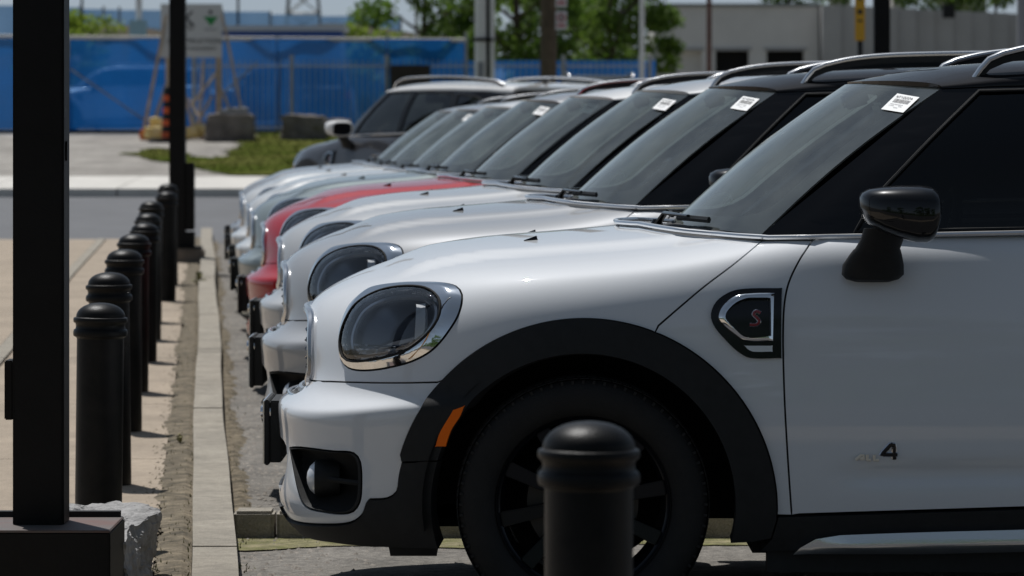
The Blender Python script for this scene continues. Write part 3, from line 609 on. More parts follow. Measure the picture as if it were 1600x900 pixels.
    N = SN(be[:,0], be[:,1]); Pb = S(be[:,0], be[:,1])+N*.008+np.array([0,0,.004]); Pb[len(COWL):,2] += .005; k_ = np.arange(len(Pb)) >= len(COWL); Pb[k_,1] = np.minimum(Pb[k_,1], smooth_tab(TB, Pb[k_,0])-.006); Pb[k_,2] = zb(Pb[k_,0])-.003
    both(MB().tube([Vector(p) for p in Pb], .0078, 8, flat=.9)).build('waist_moulding', M['alu'], car)
    # glasshouse
    full = join(seg((0,0),(1,0),.02), seg((1,0),(1,1),.1), seg((1,1),(0,1),.02), seg((0,1),(0,0),.1))
    a, b = panel_mesh('window_frame', G, full, [WIN1, WIN2, WIN3], m=M['gloss'], mirror='pair', sign=SG, du=.025, dv=.1, lip=.02, inset=0); part('pillars', a, 'black'); part('pillars', b, 'black')
    for nm, wv in (('front_window', WIN1), ('rear_window', WIN2), ('quarter_window', WIN3)):
        a, b = panel_mesh(nm, G, wv, m=M['tint'], mirror='pair', sign=SG, du=.05, dv=.125, lip=0, offset=-.006, inset=0)
        wa = part(nm, a, 'tint'); wb_ = part(nm, b, 'tint'); sl = fixed_tube(G, SG, wv, .001, .005, 6, True); sl.build('window_seal', M['clad'], wa)
        sl.v = [(x,-y,z) for x, y, z in sl.v]; sl.f = [f[::-1] for f in sl.f]; sl.build('window_seal', M['clad'], wb_)
    wsp = join(seg((0,0),(1,0),.05), seg((1,0),(1,1),.1), seg((1,1),(0,1),.05), seg((0,1),(0,0),.1)); wmid = lambda p: p[0] < 1e-6
    wf = join(seg((0,.085),(.62,.085),.05), [(.72,.09),(.80,.105),(.86,.13),(.895,.17),(.905,.22)], seg((.905,.3),(.905,.93),.1), [(.895,.955),(.87,.97)], seg((.85,.972),(0,.972),.05), seg((0,.972),(0,.085),.1))
    ws = part('windscreen', panel_mesh('windscreen', WS, wsp, m=M['glass'], mirror='merge', sign=SW, free=wmid, du=.05, dv=.1, lip=0, inset=0), 'glass')
    link('windscreen_border', panel_mesh('windscreen_border', WS, join(seg((0,0),(1,0),.05), seg((1,0),(1,1),.1), seg((1,1),(0,1),.05), seg((0,1),(0,.972),.1), wf[::-1][1:], seg((0,.085),(0,0),.1)), m=M['frit'], mirror='merge', sign=SW, free=wmid, du=.05, dv=.1, lip=0, offset=-.005, inset=0), None, ws)
    # header gap above the windscreen
    rf = join(seg((0,0),(1,0),.02), seg((1,0),(1,1),.06), seg((1,1),(0,1),.02), seg((0,1),(0,0),.05))
    P_['roof'] = part('roof', panel_mesh('roof', RF, rf, m=M['black'], mirror='merge', sign=SR, free=lambda p: p[1] > 1-1e-6, du=.02, dv=.06, lip=.03, inset=0), 'black')
    # roof rails
    for sg in (-1, 1):
        h = empty('roof_rail'); h.parent = car; ry = [(1.075,roof_at(1.075,.59)-.004),(1.12,1.528),(1.20,1.555),(1.30,1.571),(1.45,1.580),(1.8,1.585),(2.2,1.578),(2.6,1.558),(2.85,1.535),(2.95,1.505)]
        cv = curve(ry, .03); L = [(x, sg*(smooth_tab(TT, x)*-1-.045), z) for x, z in cv]
        MB().tube(L, .014, 10, flat=.72).build('rail_bar', M['alu'], h)
        mb = MB(); 
        for i in range(len(L)-1):
            (x, y, z), (x2, y2, z2) = L[i], L[i+1]; zb_ = lambda q: roof_at(q, y)-.006
            lo1 = min(max(zb_(x), z-.028), z-.010); lo2 = min(max(zb_(x2), z2-.028), z2-.010)
            mb.add([(x,y-.007,z-.009),(x2,y2-.007,z2-.009),(x2,y2-.007,lo2),(x,y-.007,lo1),(x,y+.007,z-.009),(x2,y2+.007,z2-.009),(x2,y2+.007,lo2),(x,y+.007,lo1)], [(0,1,2,3),(5,4,7,6),(3,2,6,7),(0,4,5,1)])
        mb.build('rail_base', M['clad'], h)
    MB().tube([(2.75,0,1.515),(2.80,0,1.535),(2.86,0,1.560),(2.92,0,1.575)], [.022,.018,.010,.004], 8, flat=.5).build('roof_antenna', M['gloss'], car)
    # cowl, wipers, washer nozzles
    cw = S(COWL[:,0], COWL[:,1]); kk = np.linspace(0, 1, len(cw)); wb = WS(np.interp(cw[:,1]*-1, np.linspace(0, .735, 30), np.linspace(0, 1, 30)), np.full(len(cw), .03))
    mb = MB(); mb.grid([[p+np.array([.0,0,-.014]), p*.55+q*.45+np.array([0,0,-.030]), q+np.array([-.004,0,-.008])] for p, q in zip(cw, wb)]); both(mb).build('cowl_panel', M['clad'], car)
    for k, (y0, y1) in enumerate(((-.20, -.50), (.40, -.10))):
        h = empty('wiper'); h.parent = car
        def wp(y, t, o=.016):
            a_ = min(1, abs(y)/.735); p = WS(a_, t); nn = SW*normals(WS, np.array([max(a_, .02)]), np.array([max(t, .02)]))[0]; p = p+nn*o; return Vector((p[0]-(.0 if t > .03 else .01), y, p[2]))
        MB().tube([wp(y0-.04, .020), wp((y0+y1)/2, .026), wp(y1, .030)], .006, 6, flat=1.6).build('wiper_blade', M['clad'], h)
        MB().tube([wp(y0+.24*(1 if k == 0 else .9), -.02, .012)-Vector((.02,0,.01)), wp(y0+.10, .01, .034), wp((y0+y1)/2-.02, .026, .026)], [.012,.010,.006], 8, flat=.6).build('wiper_arm', M['gloss'], h)
        MB().lathe([(.0,.022),(.012,.020),(.018,.008),(.020,-.02)], c=tuple(wp(y0+.24*(1 if k == 0 else .9), -.02, .010)-Vector((.02,0,.01))), n=14).build('wiper_hub', M['gloss'], h)
    for sg in (-1, 1):
        u0 = top_uv([(-.135,-.33)])[0]; p = S(u0[0], u0[1]); mb = MB()
        mb.add([(p[0]-.022,sg*(abs(p[1])-.012),p[2]-.001),(p[0]-.022,sg*(abs(p[1])+.012),p[2]-.001),(p[0]+.018,sg*(abs(p[1])-.016),p[2]-.002),(p[0]+.018,sg*(abs(p[1])+.016),p[2]-.002),(p[0]+.014,sg*(abs(p[1])-.010),p[2]+.012),(p[0]+.014,sg*(abs(p[1])+.010),p[2]+.012)],
               [(0,1,5,4),(0,4,2),(1,3,5),(2,4,5,3)]); mb.build('washer_nozzle', M['gloss'], car, smooth='fix')
    # door mirrors: lofted shell on a conical foot
    for sg in (-1, 1):
        h = empty('door_mirror'); h.parent = car; y0 = -1.03
        MBm = MB(); secs = []
        for t, w_, hh, zc, xo in ((0,.020,.016,1.142,0),(.03,.060,.032,1.138,0),(.12,.088,.048,1.132,0),(.30,.108,.062,1.124,0),(.5,.118,.071,1.118,0),(.75,.122,.078,1.112,0),(.90,.120,.077,1.110,0),(.97,.114,.070,1.109,0),(1,.104,.062,1.109,0)):
            xx = .722+t*.205; ring = []
            for k in range(24):
                a = 2*math.pi*k/24; ca, sa = math.cos(a), math.sin(a); e = .62
                cy = math.copysign(abs(ca)**e, ca); cz = math.copysign(abs(sa)**e, sa); dz = hh*cz*(1.0 if cz > 0 else .92)
                ring.append((xx+(.014*cz*t if cz < 0 else 0), y0+w_*cy, zc+dz))
            secs.append(ring)
        MBm.grid(secs, wrap=True); MBm.add(secs[0], [tuple(range(24))]); 
        gl = [(p[0]-.012, y0+(p[1]-y0)*.94, 1.109+(p[2]-1.109)*.94) for p in secs[-1]]; b_ = len(MBm.v)
        MBm.add(secs[-1]+gl, [(k, (k+1)%24, 24+(k+1)%24, 24+k) for k in range(24)])
        if sg > 0: MBm.v = [(x,-y,z) for x, y, z in MBm.v]
        MBm.build('mirror_housing', M['mirror'], h, smooth='fix')
        m_ = MB(); m_.add([(p[0], p[1]*(-sg), p[2]) for p in gl], [tuple(range(24))]); m_.build('mirror_glass', M['gloss'], h, smooth='fix')  # glass coloured black in place of the dark surroundings it would mirror
        m_ = MB(); prof = []
        for t, rx, ry, cx, cy, zz in ((0,.045,.03,.770,-.880,.930),(.02,.070,.048,.770,-.884,.937),(.06,.083,.055,.771,-.884,.950),(.25,.082,.058,.772,-.885,.975),(.5,.070,.054,.776,-.915,1.003),(.62,.063,.050,.778,-.93,1.017),(.64,.060,.046,.779,-.935,1.020),(.85,.057,.044,.788,-.965,1.045),(1,.062,.046,.800,-.985,1.075)):
            prof.append([(cx+rx*math.cos(2*math.pi*k/20), (cy+ry*math.sin(2*math.pi*k/20))*(-sg), zz) for k in range(20)])
        m_.grid(prof, wrap=True); m_.add(prof[-1], [tuple(range(20))]); m_.add(prof[0], [tuple(range(20))]); m_.build('mirror_foot', M['clad'], h, smooth='fix')
    # door handles, tail lamps, rear window, exhaust side left plain
    for x in (1.38, 2.28):
        for sg in (-1, 1): MB().tube([(x-.10,sg*.905,.865),(x-.07,sg*.935,.868),(x+.05,sg*.938,.872),(x+.09,sg*.905,.874)], .013, 8, flat=.8).build('door_handle', M['satin'], car)
    tl = side3(curve([(3.20,.80),(3.19,.95),(3.23,1.0),(3.32,.99),(3.34,.90),(3.32,.80)], .03, True))
    a, b = panel_mesh('tail_lamp', S, tl, m=M['redlens'], mirror='pair', offset=.012, lip=.014, du=.06); part('tail_lamp', a, 'redlens'); part('tail_lamp', b, 'redlens')
    g1 = G(np.ones(12), np.linspace(0, 1, 12)); mb = MB(); mb.grid([[(p[0]+(.10*(1-(y/p[1])**2)), y, p[2]) for y in np.linspace(p[1], -p[1], 15)] for p in g1]); mb.build('rear_screen', M['gloss'], car)
    # wheels
    for wx in (0, 2.672):
        for sg in (-1, 1):
            h = empty('wheel'); h.parent = car; h.location = (wx, sg*.79, .337)
            if sg > 0: h.rotation_euler = (0,0,math.pi)
            link('tyre', WHEEL['tyre'], None, h); link('tread', WHEEL['tread'], None, h, kind='stuff'); link('rim', WHEEL['rim'], None, h); link('hub_cap', WHEEL['cap'], None, h); link('brake_disc', WHEEL['disc'], None, h)
            for k in range(10):
                sp_ = link('spoke', WHEEL['spoke'], None, h); sp_.rotation_euler = (0, 2*math.pi*k/10+.12, 0)
    # wheel wells and floor
    mb = MB()
    for wx in (0, 2.672):
        L = [(wx+.43*math.cos(a), .335+.43*math.sin(a)) for a in np.linspace(-.17, math.pi+.17, 30)]
        mb = MB(); mb.grid([[(x,-.89,z),(x,-.50,z)] for x, z in L]); mb.add([(x,-.50,z) for x, z in L], [tuple(range(30))]); mb.pair('wheel_well', M['dark'], car)
    mb = MB(); mb.box((1.33,0,.23), (1.75,1.62,.06)); mb.box((-.45,0,.27), (.44,1.0,.06)); mb.box((3.2,0,.3), (.3,1.3,.06)); mb.box((-.30,0,.42), (.5,.9,.3)); mb.build('underbody', M['dark'], car)
    MB().box((-.455,-.66,.205),(.125,.22,.035),taper=1.1).build('air_deflector', M['clad'], car)
    for sg in (-1, 1): MB().box((1.36,sg*.845,.190),(1.74,.05,.07)).build('sill_skirt', M['clad'], car)
    # cabin
    cb = empty('cabin'); cb.parent = car
    mb = MB(); dp = [(.46,1.00),(.48,1.035),(.62,1.045),(.80,1.02),(.88,.97),(.88,.75),(.75,.60)]
    mb.grid([[(x+.05*(abs(y)/.7)**2, y, z-.03*(abs(y)/.7)**2) for x, z in dp] for y in np.linspace(-.72,.72,17)]); mb.build('dashboard', M['cabin'], cb)
    mb = MB(); mb.grid([[(x, y, .62) for x in (.6,1.5,3.0)] for y in (-.78,.78)]); mb.grid([[(2.75,y,z) for z in (.5,1.25)] for y in (-.6,.6)]); mb.build('cabin_floor', M['cabin'], cb)
    MB().tube([(1.02+.07*math.sin(a)*.4,-.37+.18*math.cos(a),1.0+.165*math.sin(a)) for a in np.linspace(0, 2*math.pi, 28)[:-1]], .014, 8, closed=True).build('steering_wheel', M['cabin'], cb)
    for sx, sy in ((1.45,-.37),(1.45,.37),(2.35,-.37),(2.35,.37)):
        h = empty('seat_row') if False else None
        mb = MB(); mb.box((sx,sy,.72), (.5,.48,.16)); mb.box((sx+.30,sy,1.00), (.14,.46,.56), ry=R(14)); mb.box((sx+.40,sy,1.34), (.09,.26,.17), ry=R(10)); mb.build('seat', M['seat'], cb, bevel=.03)
    MB().box((.88,0,1.385), (.03,.24,.065), ry=R(-18)).build('rear_view_mirror', M['gloss'], cb, bevel=.008)
    MB().box((.80,0,1.425), (.07,.10,.05), ry=R(-18)).build('sensor_box', M['cabin'], cb, bevel=.008)
    # stock sticker behind the glass
    st = empty('stock_sticker'); st.parent = car
    q = w_cam([(1403,147.5),(1437.5,153.5),(1412,177.5),(1377.5,172)])
    SQ = lambda a, b: (q[0]*(1-a)+q[1]*a)*(1-b)+(q[3]*(1-a)+q[2]*a)*b
    def onws(a, b, o=.0035): uv = SQ(a, b); n_ = SW*normals(WS, np.array([uv[0]]), np.array([uv[1]]))[0]; return WS(uv[0], uv[1])+n_*o
    MB().grid([[onws(a, b) for b in np.linspace(0, 1, 5)] for a in np.linspace(0, 1, 5)]).build('sticker_sheet', M['paper'], st)
    def quad(mb, a0, b0, a1, b1, o=.0045): mb.add([onws(a0,b0,o),onws(a1,b0,o),onws(a1,b1,o),onws(a0,b1,o)], [(0,1,2,3)])
    mb = MB(); a = .16; rr = random.Random(3)
    while a < .84:
        w_ = rr.choice((.008,.012,.018)); quad(mb, a, .30, a+w_, .52); a += w_+rr.choice((.006,.010,.014))
    mb.build('barcode', M['ink'], st)
    mb = MB()
    FONT = {'N':[[(0,1),(0,0),(1,1),(1,0)]],'T':[[(0,0),(1,0)],[(.5,0),(.5,1)]],'1':[[(.2,.2),(.5,0),(.5,1)]],'0':[[(0,0),(1,0),(1,1),(0,1),(0,0)]],'2':[[(0,0),(1,0),(1,.5),(0,.5),(0,1),(1,1)]],'A':[[(0,1),(.5,0),(1,1)],[(.25,.6),(.75,.6)]]}
    for k, ch in enumerate('NT1022A'):
        for L in FONT[ch]:
            for (x1,y1),(x2,y2) in zip(L, L[1:]):
                A = np.array([.14+k*.105+x1*.07, .12+y1*.12]); B = np.array([.14+k*.105+x2*.07, .12+y2*.12]); d = B-A; d /= np.linalg.norm(d)+1e-9; nn = np.array([-d[1], d[0]])*.009
                mb.add([onws(*(A-nn), .0048), onws(*(A+nn), .0048), onws(*(B+nn), .0048), onws(*(B-nn), .0048)], [(0,1,2,3)])
    mb.build('sticker_number', M['ink'], st)
    mb = MB()
    for b0, spans in ((.60,((.16,.34),(.37,.50),(.53,.72))),(.69,((.16,.20),(.24,.40),(.60,.72))),(.78,((.44,.62),))):
        for a0, a1 in spans:
            x = a0
            while x < a1: quad(mb, x, b0, x+.014, b0+.045); x += .023
    mb.build('sticker_small_print', M['ink2'], st)
    return car
M['badge'] = mat('badge_letters', (.85,.78,.66), .25, coat=1)
M['gchrome'] = mat('grille_gloss', (.10,.10,.105), .08, 1); M['redlens'] = mat('red_lamp_lens', (.35,.01,.015), .1, coat=1); M['frit'] = mat('glass_frit', (.05,.05,.055), .3)
def make_wheel():
    W = {}; tp = [(.232,.075),(.240,.092),(.262,.104),(.290,.108),(.315,.102),(.330,.088),(.3365,.070),(.3380,.03),(.3380,-.03),(.3365,-.07),(.330,-.088),(.30,-.105),(.262,-.10),(.235,-.08)]
    W['tyre'] = MB().lathe([(r, -h) for r, h in tp], axis='Y', n=72).mesh('tyre', M['tyre'])
    mb = MB()
    for k in range(72):
        a = 2*math.pi*k/72; rot = Matrix.Rotation(a, 3, 'Y')
        for y0, wd, sk in ((-.078,.030,.3),(-.036,.028,-.3),(0,.022,0),(.036,.028,.3),(.078,.030,-.3)):
            h = MB().box((0,y0,.3382 if abs(y0) < .05 else .3355), (.025,wd,.0022), rz=sk); mb.add([rot@Vector(v) for v in h.v], h.f)
        h = MB().box((0,-.094,.326), (.007,.008,.010)); mb.add([rot@Vector(v) for v in h.v], h.f)
    W['tread'] = mb.mesh('tread', M['tyre'], smooth=False)
    W['rim'] = MB().lathe([(.2335,-.086),(.236,-.076),(.230,-.066),(.222,-.060),(.214,-.03),(.205,.02),(.21,.08),(.235,.085)], axis='Y', n=72).mesh('rim', M['rim'])
    W['cap'] = MB().lathe([(0,-.066),(.022,-.065),(.030,-.058),(.052,-.050),(.060,-.035),(.062,.0)], axis='Y', n=30).mesh('hub_cap', M['rim'])
    mb = MB()
    def bar(x0, x1, w0, w1): mb.add([(x0-w0,-.040,.045),(x0+w0,-.040,.045),(x1+w1,-.066,.222),(x1-w1,-.066,.222),(x0-w0-.003,-.015,.045),(x0+w0+.003,-.015,.045),(x1+w1+.004,-.035,.222),(x1-w1-.004,-.035,.222)], [(0,1,2,3),(7,6,5,4),(0,4,5,1),(1,5,6,2),(2,6,7,3),(3,7,4,0)])
    bar(0, 0, .013, .020); W['spoke'] = mb.mesh('spoke', M['rim'], smooth='fix', bevel=.003)
    W['disc'] = MB().lathe([(.07,-.012),(.150,-.012),(.152,-.006),(.152,.012),(.07,.012)], axis='Y', n=48).mesh('brake_disc', M['disc'])
    return W
WHEEL = make_wheel()
# ---------------------------------------------------------------- the ground
ROWK = .0777                                   # the parking row and the kerb run slightly to the left: X + ROWK*Y is constant along them
def g_lot(Y): return np.interp(Y, [0,11.5,14,25,29,34,42,60,64,85,110,2500], [0,0,.022,.028,.006,-.008,0,.29,.42,1.20,1.30,1.35])
def g_left(Y): return np.interp(Y, [0,11,20,26,34,44,60,64,85,110,2500], [.04,.04,.045,.05,.09,.08,.29,.42,1.20,1.30,1.35])
def gz(X, Y):
    b = sstep(-.05, .08, np.asarray(X)+ROWK*np.asarray(Y)); base = g_left(Y)*(1-b)+g_lot(Y)*b
    return base
mAsph = mat('worn_asphalt', (.16,.148,.130), .9, noise=.25, nscale=2.2, bump=.8, bscale=110, grit=.45, gscale=220)
mRoad = mat('road_asphalt', (.115,.118,.125), .85, noise=.12, nscale=1.2, bump=.3, bscale=60)
mConc = mat('sidewalk_concrete', (.33,.27,.205), .9, noise=.14, nscale=1.6, bump=.5, bscale=160, grit=.16, gscale=170)
mKerb = mat('kerb_concrete', (.29,.262,.215), .9, noise=.16, nscale=4, bump=.7, bscale=120, grit=.2, gscale=170)
mPale = mat('pale_concrete', (.56,.54,.50), .9, noise=.1, nscale=1.5)
mDirt = mat('verge_dirt', (.06,.048,.028), .95, col2=(.19,.155,.105), nscale=12, bump=.35, bscale=120, grit=.5, gscale=150)
mGrav = mat('gravel', (.19,.175,.155), .95, col2=(.33,.31,.28), nscale=.9, bump=.8, bscale=25, grit=.25, gscale=12)
mGrass = mat('grass', (.045,.068,.010), 1.0, col2=(.11,.11,.035), nscale=.7, spec=0)
mEarth = mat('earth', (.10,.09,.06), .95, noise=.3, nscale=.3)
def strip(w0, w1, Y0, Y1, dz, name, m, parent=None, thick=0, wav=None, st=1.5, **k):
    """a flat piece of ground between two lines parallel to the row"""
    n = max(2, int((Y1-Y0)/st)+1); Ys = np.linspace(Y0, Y1, n); a = []
    for Y in Ys:
        o = wav(Y) if wav else 0; xa, xb = w0+o-ROWK*Y, w1+o*1.2-ROWK*Y; z = float(g_left(Y) if w1 < .09 else g_lot(Y))+dz
        a.append([(xa,Y,z),(xb,Y,z)])
    mb = MB(); mb.grid(a, flip=True)
    if thick:
        lo = [[(p[0],p[1],p[2]-thick) for p in r] for r in a]
        mb.grid([[r[0], l[0]] for r, l in zip(a, lo)]); mb.grid([[r[1], l[1]] for r, l in zip(a, lo)], flip=True); mb.add([a[0][0],a[0][1],lo[0][1],lo[0][0]], [(0,3,2,1)]); mb.add([a[-1][0],a[-1][1],lo[-1][1],lo[-1][0]], [(0,1,2,3)])
    return mb.build(name, m, parent, smooth=False, **k)
xs = np.concatenate([[-900,-200,-80,-40], np.arange(-24,24.1,2.), [40,80,200,900]]); ysg = np.concatenate([[-300,-60,-20], np.arange(-4,120,2.), [140,200,400,900,2400]])
MB().grid([[(x, y, float(g_lot(y))-.03) for x in xs] for y in ysg], flip=True).build('ground', mEarth, smooth=False, kind='structure')
# parking lot
strip(.085, 22, 10.0, 44.6, -.004, 'parking_lot', mAsph, kind='structure')
MB().grid([[(x, y, z) for x in (-30,-4,30)] for y, z in ((-13,-.005),(10.0,-.005))], flip=True).build('unseen_near_ground', mat('dark_asphalt', (.055,.055,.058), .9, noise=.2, nscale=3), smooth=False, kind='structure')  # unseen ground, coloured dark so little light bounces onto the car door
# walkway slabs
wk = empty('sidewalk', kind='structure'); Yj = [6.35+3.05*k for k in range(13)]+[44.6]
for k in range(len(Yj)-1):
    strip(-1.11, -.155, Yj[k]+.006, Yj[k+1]-.006, 0, 'slab', mConc, wk, thick=.1)
    strip(-1.21, -1.122, Yj[k]+.004, Yj[k+1]-.004, .006, 'edging', mKerb, wk, thick=.1)
    strip(-5.2, -1.222, Yj[k]+.008, Yj[k+1]-.008, -.004, 'slab', mConc, wk, thick=.1)
strip(-6, -.03, 5, 45, -.026, 'sidewalk_bedding', mDirt, kind='structure')
def ragged(wa, ja, wb_, jb, Y0, Y1, dz, name, m, gf, **k):
    rr = random.Random(9); a = []; y = Y0; s1 = s2 = 0
    while y < Y1:
        s1 = .93*s1+rr.gauss(0, ja*.45); s2 = .93*s2+rr.gauss(0, jb*.45); xa, xb = wa+s1-ROWK*y, wb_+s2-ROWK*y
        a.append([(xa,y,float(gf(y))+dz-.005),(xa+.03,y,float(gf(y))+dz),(xb-.03 if xb-xa > .07 else (xa+xb)/2,y,float(gf(y))+dz+.002),(xb,y,float(gf(y))+dz-.010)]); y += .03
    MB().grid(a, flip=True).build(name, m, smooth=False, **k)
ragged(-.165, .012, -.040, 0, 6, 45, .004, 'verge_dirt', mDirt, g_left, kind='stuff')
ragged(.089, 0, .15, .016, 13.1, 45, .004, 'kerbside_dirt', mDirt, g_lot, kind='stuff')
# kerb along the row, and the short cross kerb by the first car
kb = empty('kerb', kind='structure')
KW = lambda Y: .006*math.sin(Y*.5+2)+.0015*math.sin(Y*1.7+1)
for k in range(14): strip(-.044, .086, 6.0+2.9*k+.003, 6.0+2.9*(k+1)-.003, .05+.002*math.sin(k*3.7), 'kerb_stone', mKerb, kb, thick=.14, wav=KW, st=.25)
ck = empty('cross_kerb', kind='structure')
for k in range(4):
    x0 = -.905+k*.62 if k else -.905; x0 = [-.905,-.765,-.05,.85][k]; x1 = [-.773,-.058,.842,1.8][k]
    MB().box(((x0+x1)/2, 12.90, .045), (x1-x0, .14, .10)).build('kerb_stone', mKerb, ck, bevel=.010)
def patch(pts, z, name, m, **k):
    q = curve(pts, .03, True); q = q+RNG.normal(0, .006, q.shape); o_ = geometry.delaunay_2d_cdt([Vector(p) for p in q], [(i, (i+1)%len(q)) for i in range(len(q))], [], 1, 1e-6)
    mb = MB(); mb.add([(p.x, p.y, z) for p in o_[0]], o_[2]); mb.build(name, m, smooth='fix', **k)
patch([(-.90,12.84),(-.5,12.84),(.4,12.84),(1.4,12.83),(1.2,12.66),(.7,12.60),(.3,12.66),(-.1,12.52),(-.5,12.60),(-.88,12.45)], .0095, 'moss_strip', mat('mossy_dirt', (.11,.115,.028), .95, col2=(.24,.21,.12), nscale=9, bump=.8, bscale=90, grit=.4, gscale=200), kind='stuff')
# walkway in front of the first car, where the nearest bollard stands
MB().box((6,6.5,.0), (16,.9,.06)).build('front_walkway', mConc, kind='structure', smooth=False)
# road, far kerb and far pavement
def band(X0, X1, Y0, Y1, dz, name, m, thick=0, parent=None, **k):
    Ys = np.linspace(Y0, Y1, max(2, int((Y1-Y0)/2)+1)); a = [[(X0,Y,float(g_lot(Y))+dz),(X1,Y,float(g_lot(Y))+dz)] for Y in Ys]; mb = MB(); mb.grid(a, flip=True)
    if thick: mb.add([a[0][0],a[0][1],(X1,Y0,a[0][1][2]-thick),(X0,Y0,a[0][0][2]-thick)], [(0,3,2,1)])
    return mb.build(name, m, parent, smooth=False, **k)
band(-70, 70, 44.6, 60.0, .001, 'road', mRoad, kind='structure')
fp_ = empty('far_pavement', kind='structure')
for k in range(26): band(-26+2.0*k+.01, -24+2.0*k-.01, 60.0, 64.2, .13, 'slab', mPale, .16, fp_)
band(-70, 70, 64.2, 100, .02, 'gravel_ground', mGrav, kind='structure')
def at_px(px, py, zf=g_lot):       # a point of the ground beyond the road, from its direction
    Y = 66.
    for _ in range(60): Y = Y+.5*(FPX*(CH-float(zf(Y)))/(py-HORIZ)-Y)*.5
    return ((px-800)*Y/FPX, Y)
gp = [(198,243),(250,234),(330,228),(470,224),(760,222),(900,230),(900,268),(600,275),(480,273),(400,277),(330,271),(270,259),(225,250)]
GP = [at_px(*p) for p in gp]; cpx = curve([(*p,) for p in GP], .22, True); cpx = cpx+RNG.normal(0, .13, cpx.shape)*np.array([1,.7])
gm_ = [tuple(p) for p in cpx]; mb = MB(); ov = geometry.delaunay_2d_cdt([Vector(p) for p in gm_]+[Vector((x, y)) for x in np.arange(-9, 3, 1.) for y in np.arange(66, 86, 1.5) if inside(cpx, np.array([[x, y]]))[0]], [(i, (i+1)%len(gm_)) for i in range(len(gm_))], [], 1, 1e-5)
mb.add([(p.x, p.y, float(g_lot(p.y))+.045) for p in ov[0]], [f for f in ov[2]]); mb.build('lawn', mGrass, smooth='fix', kind='structure')
mb = MB()
for _ in range(9000):
    x, y = random.uniform(-9, 2), random.uniform(67, 84)
    if not inside(cpx, np.array([[x, y]]))[0]: continue
    h, a, z = random.uniform(.02,.05), random.uniform(0, 3.14), float(g_lot(y))+.04; dx, dy = .02*math.cos(a), .02*math.sin(a); l = random.uniform(-.05,.05)
    mb.add([(x-dx,y-dy,z),(x+dx,y+dy,z),(x+l,y+l*.4,z+h)], [(0,1,2)])
mb.build('grass', mGrass, smooth=False, kind='stuff')
# loose gravel, litter and weeds along the kerb
def pebbles(n, fx, r0, r1, name, m):
    mb = MB()
    for _ in range(n):
        x, y, z = fx(); r = random.uniform(r0, r1); a = random.uniform(0, 6.28); vs = []
        for k in range(5): vs.append((x+r*random.uniform(.7,1.3)*math.cos(a+k*1.257), y+r*1.6*random.uniform(.7,1.3)*math.sin(a+k*1.257), z))
        t = (x, y, z+r*random.uniform(.4,.8)); mb.add(vs+[t], [(k, (k+1)%5, 5) for k in range(5)])
    mb.build(name, m, smooth=False, kind='stuff')
def f_lot():
    Y = 10.5+33*random.random()**1.6; w_ = .09+abs(random.gauss(0, .22)); return (w_-ROWK*Y, Y, float(g_lot(Y))-.004)
def f_ver():
    Y = 9.5+34*random.random()**1.6; w_ = -.10+random.gauss(0, .05); return (min(w_, -.05)-ROWK*Y, Y, float(g_left(Y))-.004 if w_ > -.15 else float(g_left(Y)))
pebbles(4200, f_lot, .002, .011, 'loose_gravel', mat('gravel_mix', (.16,.14,.12), .95, col2=(.34,.31,.27), nscale=20))
pebbles(5200, f_ver, .002, .009, 'verge_debris', mat('debris_mix', (.10,.08,.055), .95, col2=(.27,.23,.17), nscale=20))
def f_under():
    return (random.uniform(-.85,1.4), random.uniform(10.2,12.8), -.003)
pebbles(900, f_under, .002, .007, 'grit', mat('grit_mix', (.10,.09,.075), .95, col2=(.28,.26,.22), nscale=30))
mWeed = mat('weed_green', (.08,.12,.02), .8, col2=(.20,.17,.07), nscale=9)
mb = MB()
for _ in range(1500):
    if random.random() < .5: Y = 10+28*random.random()**1.7; x, z = min(-.10+random.gauss(0,.045), -.05)-ROWK*Y, float(g_left(Y))
    elif random.random() < .6: Y = 12.80; x, z = random.uniform(-.9,.6), .0; Y -= abs(random.gauss(0,.09))
    else: Y = 11+26*random.random()**1.6; x, z = .10+abs(random.gauss(0,.03))-ROWK*Y, float(g_lot(Y))
    h, a = random.uniform(.004,.018), random.uniform(0, 6.28); dx, dy = .003*math.cos(a), .003*math.sin(a); l = random.uniform(-.008,.008)
    mb.add([(x-dx,Y-dy,z),(x+dx,Y+dy,z),(x+l,Y-l*.6,z+h)], [(0,1,2)])
mb.build('weeds', mWeed, smooth=False, kind='stuff')
def dandelion(x, Y, z, s, label):
    mb = MB()
    for k in range(13):
        a = random.uniform(0, 6.28); h = random.uniform(.4,1.1)*s; l = random.uniform(.3,1)*s; c_, s_ = math.cos(a), math.sin(a); w_ = .12*s
        p0, p1, p2 = Vector((x,Y,z)), Vector((x+c_*l*.5,Y+s_*l*.5,z+h*.8)), Vector((x+c_*l,Y+s_*l,z+h*.7)); q = Vector((-s_,c_,0))*w_
        mb.add([p0, p1-q, p1+q, p2], [(0,1,2),(1,3,2)])
    mb.build('weed', mWeed, smooth=False, label=label, cat='weed')
dandelion(-.10-ROWK*16.2, 16.2, .045, .05, 'low green weed beside the kerb near the bollard bases'); dandelion(-.055-ROWK*31.5, 31.5, .08, .13, 'bright green weed growing against the kerb by the post footing')

